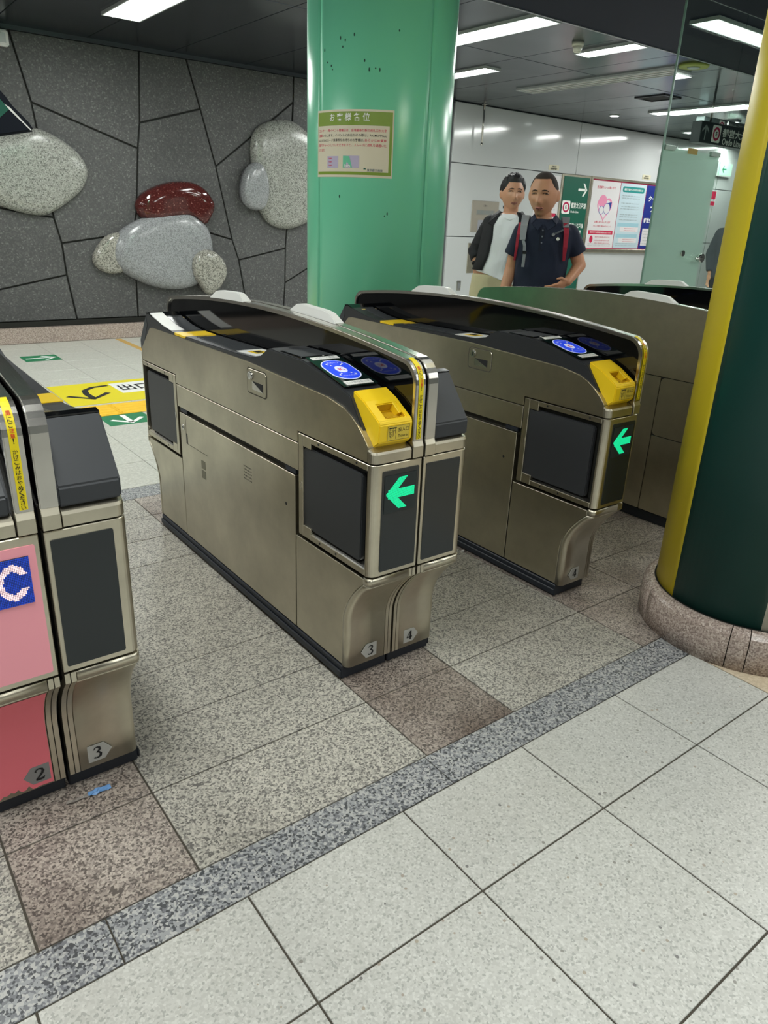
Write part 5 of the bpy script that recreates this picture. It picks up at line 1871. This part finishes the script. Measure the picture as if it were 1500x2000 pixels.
# the boy, walking through the gate aisle
tors = [(0.80, 0.012, 0.0, 0.158, 0.105), (0.93, 0.016, 0.0, 0.152, 0.100), (1.08, 0.020, 0.0, 0.156, 0.102), (1.19, 0.021, 0.0, 0.164, 0.104), (1.255, 0.020, 0.0, 0.160, 0.094), (1.295, 0.015, 0.004, 0.118, 0.076), (1.318, 0.008, 0.008, 0.072, 0.062)]
Pb = dict(head=0.254, head_c=(-0.014, -0.02, 1.449), head_yaw=-0.26, head_pitch=0.10, neck=(0.004, 0.012, 1.27), torso=tors, eye=0.0032, gaze=0.0, mouth=-0.02, open=1.2,
          arms=[((-0.128, 0.01, 1.235), (-0.166, 0.015, 1.015), (-0.205, -0.05, 0.845), (-0.15, -0.35, -1), (0.8, -0.5, 0), 0.35),
                ((0.170, 0.01, 1.235), (0.252, 0.02, 1.055), (0.188, -0.085, 0.962), (-0.75, -0.45, -0.42), (-0.1, -0.6, 0.8), 0.5)],
          legs=[((-0.075, 0, 0.80), (-0.08, -0.06, 0.44), (-0.082, -0.05, 0.075)), ((0.095, 0, 0.80), (0.10, -0.01, 0.44), (0.10, 0.09, 0.085))],
          waist=0.86, pw=0.148, skin=SK1, lip=mat('lip_pink', 'b8736a', 0.5), hair_t=0.0042, hairline=0.66, hair_m=BUZZ, pants=mat('trouser_dark', '1a1c22', 0.9), shoe=mat('shoe_black', '131313', 0.5))
boy, HMb = person('boy with shaved head, navy polo shirt and grey and red backpack straps', (3.692, 3.27, 0), -math.radians(47.8), Pb)
b = B()
b.loft([ell(x, y, z, hw + .006, hd + .008) for z, x, y, hw, hd in tors[:-1]] + [ell(0.012, 0.006, 1.312, 0.09, 0.07)], smooth=True)
for sh, en, r0, r1 in (((-0.120, 0.008, 1.232), (-0.162, 0.012, 1.095), 0.058, 0.062), ((0.164, 0.008, 1.232), (0.226, 0.014, 1.118), 0.058, 0.062)):
    b.ball(sh, r0, 16, 10)
    b.cyl(sh, en, r0, r1, 20)
link('polo_shirt', wrinkle(remeshed(b.mesh('s'), 'polo_shirt', 0.008, 5), 0.005, 8, 4), NAVY, boy)
for s in (-1, 1):
    b = B()
    q = [(0.008 + s * 0.060, 0.035, 1.345), (0.006 + s * 0.062, -0.03, 1.338), (0.004 + s * 0.045, -0.075, 1.312), (0.002 + s * 0.008, -0.098, 1.285), (0.002 + s * 0.03, -0.112, 1.250), (0.006 + s * 0.072, -0.088, 1.283), (0.008 + s * 0.085, -0.03, 1.312), (0.008 + s * 0.085, 0.035, 1.315)]
    for i in range(3):
        b.poly([q[i], q[i + 1], q[6 - i], q[7 - i]])
    o = b.obj('collar', NAVY, boy)
    md = o.modifiers.new('t', 'SOLIDIFY')
    md.thickness = 0.005
b = B()
b.poly([(-0.012, -0.1125, 1.262), (0.018, -0.1125, 1.262), (0.018, -0.1145, 1.13), (-0.012, -0.1145, 1.13)])
b.obj('placket', mat('navy_placket', '101729', 0.85), boy)
for z in (1.25, 1.215, 1.18):
    B().cyl((0.003, -0.112, z), (0.003, -0.1165, z), 0.005, n=10).obj('button', mat('button_grey', '777d88', 0.4), boy)
B().cyl((0.098, -0.094, 1.205), (0.098, -0.113, 1.205), 0.0105, n=6).obj('chest_badge', INKW, boy)
ribbon('strap', GRYS, boy, [(-0.10, 0.10, 1.25), (-0.103, 0.05, 1.325), (-0.106, -0.01, 1.325), (-0.112, -0.075, 1.268), (-0.112, -0.108, 1.19)], [0.045, 0.048, 0.048, 0.042, 0.034], [(0, 1, 1), (0, .2, 1), (0, -.5, 1), (0, -1, .6), (0, -1, .2)], 0.009)
ribbon('strap_lining', REDS, boy, [(-0.133, -0.04, 1.285), (-0.139, -0.088, 1.22), (-0.142, -0.095, 1.15), (-0.148, -0.07, 1.07)], [0.02, 0.02, 0.016, 0.012], [(-.3, -.6, 1), (-.3, -1, .3), (-.3, -1, 0), (-.3, -1, 0)], 0.008)
ribbon('webbing', GRYS, boy, [(-0.112, -0.106, 1.20), (-0.096, -0.117, 1.16), (-0.092, -0.119, 1.10), (-0.094, -0.118, 1.035)], [0.018] * 4, [(0, -1, 0)] * 4, 0.004)
bx('buckle', BLK, boy, -0.107, -0.079, -0.128, -0.116, 1.112, 1.13, 0.003, 1)
ribbon('strap', GRYS, boy, [(0.128, 0.10, 1.25), (0.132, 0.05, 1.322), (0.134, -0.01, 1.322), (0.138, -0.075, 1.268)], [0.045, 0.046, 0.046, 0.036], [(0, 1, 1), (0, .2, 1), (0, -.5, 1), (0, -1, .6)], 0.009)
ribbon('strap_lining', REDS, boy, [(0.136, -0.055, 1.292), (0.143, -0.098, 1.235), (0.146, -0.105, 1.16), (0.148, -0.085, 1.08)], [0.032, 0.03, 0.026, 0.016], [(.2, -.6, 1), (.2, -1, .3), (.2, -1, 0), (.2, -1, 0)], 0.006)
ribbon('chest_strap', mat('strap_dark_grey', '55595f', 0.8), boy, [(0.075, -0.113, 1.232), (0.10, -0.112, 1.245), (0.125, -0.106, 1.258)], [0.011, 0.011, 0.011], [(0, -1, 0)] * 3, 0.004)
B().cyl((0.068, -0.108, 1.228), (0.068, -0.118, 1.228), 0.011, n=5).obj('strap_clip', GRYS, boy)
b = B()
b.loft([[(0.015 + x * s_, 0.115 + d_, 1.12 + z * s_) for x, z in rrect(-0.15, 0.15, -0.19, 0.19, 0.06)] for d_, s_ in ((0.0, 0.94), (0.03, 1.0), (0.11, 0.98), (0.14, 0.85))], smooth=True)
b.obj('backpack', mat('pack_grey', '3c3f45', 0.85), boy)

# the man with the jacket behind him
tm = [(0.86, -0.085, 0.0, 0.150, 0.102), (0.95, -0.075, 0.0, 0.146, 0.098), (1.06, -0.050, 0.0, 0.148, 0.100), (1.18, -0.026, 0.0, 0.158, 0.102), (1.265, -0.012, 0.0, 0.160, 0.094), (1.32, -0.006, 0.004, 0.118, 0.076), (1.345, -0.004, 0.008, 0.076, 0.064)]
Pm = dict(head=0.232, head_c=(0.002, -0.01, 1.476), head_yaw=0.20, head_pitch=0.0, neck=(-0.002, 0.012, 1.30), torso=tm, eye=0.0046, gaze=0.003, mouth=0.0, open=0.0,
          arms=[((-0.138, 0.01, 1.265), (-0.228, 0.045, 1.09), (-0.205, 0.0, 0.985), (0.12, -0.25, -1), (0.9, -0.3, 0), 0.3),
                ((0.135, 0.01, 1.265), (0.165, 0.03, 1.03), (0.15, -0.03, 0.85), (0, -0.2, -1), (-0.8, -0.5, 0), 0.35)],
          legs=[((-0.16, 0, 0.80), (-0.15, -0.02, 0.43), (-0.13, 0.02, 0.08)), ((0.0, 0, 0.80), (0.03, -0.03, 0.43), (0.06, -0.02, 0.075))],
          waist=0.935, pw=0.145, skin=SK2, lip=mat('lip_brown', 'a06a5c', 0.5), hair_t=0.012, hair_m=HAIR, top=0.9, rough=0.009, pants=BEI, shoe=mat('shoe_brown', '3a2c22', 0.5))
man, HMm = person('man in black jacket, white T-shirt and beige trousers standing behind the boy', (4.075, 3.92, 0), -math.radians(46), Pm)
b = B()
b.loft([ell(-0.072, 0, 0.915, 0.148, 0.108, tilt=-0.32)] + [ell(x, y, z, hw + .005, hd + .008) for z, x, y, hw, hd in tm[1:-1]] + [ell(-0.003, 0.004, 1.338, 0.082, 0.068)], smooth=True)
b.ball((0.12, 0.01, 1.27), 0.058).cyl((0.12, 0.01, 1.27), (0.145, 0.015, 1.14), 0.058, 0.06)
link('t_shirt', wrinkle(remeshed(b.mesh('s'), 't_shirt', 0.008, 4), 0.006, 8, 5), WHT, man)
b = B()
# open jacket: shell around the back and sides, split at the front


def jacket(b, side):
    rings = []
    for z, x, y, hw, hd in ((0.96, -0.075, 0.0, 0.157, 0.122), (1.06, -0.050, 0.0, 0.155, 0.120), (1.18, -0.026, 0.0, 0.164, 0.119), (1.262, -0.012, 0.0, 0.170, 0.108), (1.318, -0.006, 0.004, 0.128, 0.088), (1.352, -0.004, 0.012, 0.084, 0.072)):
        # front edge angle: opening is wide below, narrower at the collar
        op = {0.96: 34, 1.06: 30, 1.18: 30, 1.262: 34, 1.318: 40, 1.352: 44}[z]
        if side > 0:
            op *= 0.75
        rings.append([(x + side * hw * math.sin(a), y - hd * math.cos(a), z) for a in (math.radians(op + (180 - op) * i / 14) for i in range(15))])
    b.loft(rings, cap=False, closed=False, smooth=True)


jacket(b, -1)
jacket(b, 1)
o = b.obj('jacket_body', BLK, man)
md = o.modifiers.new('t', 'SOLIDIFY')
md.thickness = 0.008
md.offset = 1
for s, pts in ((-1, [(-0.128, 0.01, 1.27), (-0.228, 0.045, 1.09), (-0.215, 0.012, 1.035)]), (1, [(0.128, 0.01, 1.27), (0.167, 0.03, 1.03), (0.155, -0.02, 0.90)])):
    b = B()
    b.ball(pts[0], 0.062, 16, 10)
    b.cyl(pts[0], pts[1], 0.062, 0.050, 18)
    b.ball(pts[1], 0.050, 16, 10)
    b.cyl(pts[1], pts[2], 0.050, 0.043, 18)
    link('sleeve', wrinkle(remeshed(b.mesh('s'), 'sleeve', 0.007, 4), 0.006, 9, 14), BLK, man)
b = B()
b.cyl((-0.212, 0.008, 1.020), (-0.207, 0.002, 0.990), 0.036, 0.038, 18)
b.obj('wrist_band', mat('band_black', '0a0a0b', 0.9), man, bevel=0.008)
for s, op in ((-1, 1.0), (1, 0.75)):
    b = B()
    q = [(s * 0.078, 0.02, 1.362), (s * 0.062, -0.052, 1.352), (-0.012 + s * 0.098 * (1.2 - .2 * op), -0.098, 1.262), (-0.012 + s * 0.138, -0.085, 1.275), (s * 0.105, -0.050, 1.325), (s * 0.095, 0.02, 1.345)]
    b.poly([q[0], q[1], q[4], q[5]])
    b.poly([q[1], q[2], q[3], q[4]])
    o = b.obj('lapel', BLK, man)
    md = o.modifiers.new('t', 'SOLIDIFY')
    md.thickness = 0.006
ribbon('neckband', WHT, man, [(-0.056, -0.052, 1.336), (-0.035, -0.080, 1.315), (0.0, -0.088, 1.306), (0.035, -0.080, 1.315), (0.056, -0.052, 1.336)], [0.012] * 5, [(-.5, -1, .3), (-.3, -1, .3), (0, -1, .3), (.3, -1, .3), (.5, -1, .3)], 0.005)
bx('jacket_badge', CHROME, man, -0.135, -0.120, -0.083, -0.075, 1.262, 1.276, 0.002, 1)

# a third person beyond the glass, almost hidden by the yellow column
Pt = dict(Pm, head=0.22, skin=SK2, pants=mat('trouser_dark', '1a1c22', 0.9), hair_m=HAIR, lip=mat('lip_brown', 'a06a5c', 0.5), rough=0.004, top=0.2,
          arms=[((-0.138, 0.01, 1.265), (-0.185, 0.03, 1.08), (-0.160, -0.02, 0.90), (0.05, -0.15, -1), (0.9, -0.3, 0), 0.3),
                ((0.138, 0.01, 1.265), (0.185, 0.03, 1.08), (0.160, -0.02, 0.90), (0, -0.15, -1), (-0.9, -0.3, 0), 0.3)],
          torso=[(z, 0.0, y, hw, hd) for z, x, y, hw, hd in tm], legs=[((-0.085, 0, 0.80), (-0.085, -0.02, 0.43), (-0.085, 0.02, 0.08)), ((0.085, 0, 0.80), (0.085, -0.02, 0.43), (0.085, 0.02, 0.08))])
wo, _ = person('person in dark grey sleeves beyond the glass, almost hidden behind the yellow column', (7.30, 4.0, 0), -math.radians(60), Pt, 0.008)
GREYC = mat('charcoal_knit', '3b3f45', 0.9)
b = B()
b.loft([ell(x, y, z, hw + .01, hd + .012) for z, x, y, hw, hd in Pt['torso'][:-1]] + [ell(0, 0.004, 1.338, 0.08, 0.066)], smooth=True)
for s in (-1, 1):
    b.ball((s * 0.128, 0.01, 1.265), 0.06)
    b.cyl((s * 0.128, 0.01, 1.265), (s * 0.187, 0.03, 1.08), 0.06, 0.05)
    b.ball((s * 0.187, 0.03, 1.08), 0.05)
    b.cyl((s * 0.187, 0.03, 1.08), (s * 0.162, -0.015, 0.92), 0.05, 0.042)
link('knit_jumper', remeshed(b.mesh('s'), 'knit_jumper', 0.01, 4), GREYC, wo)
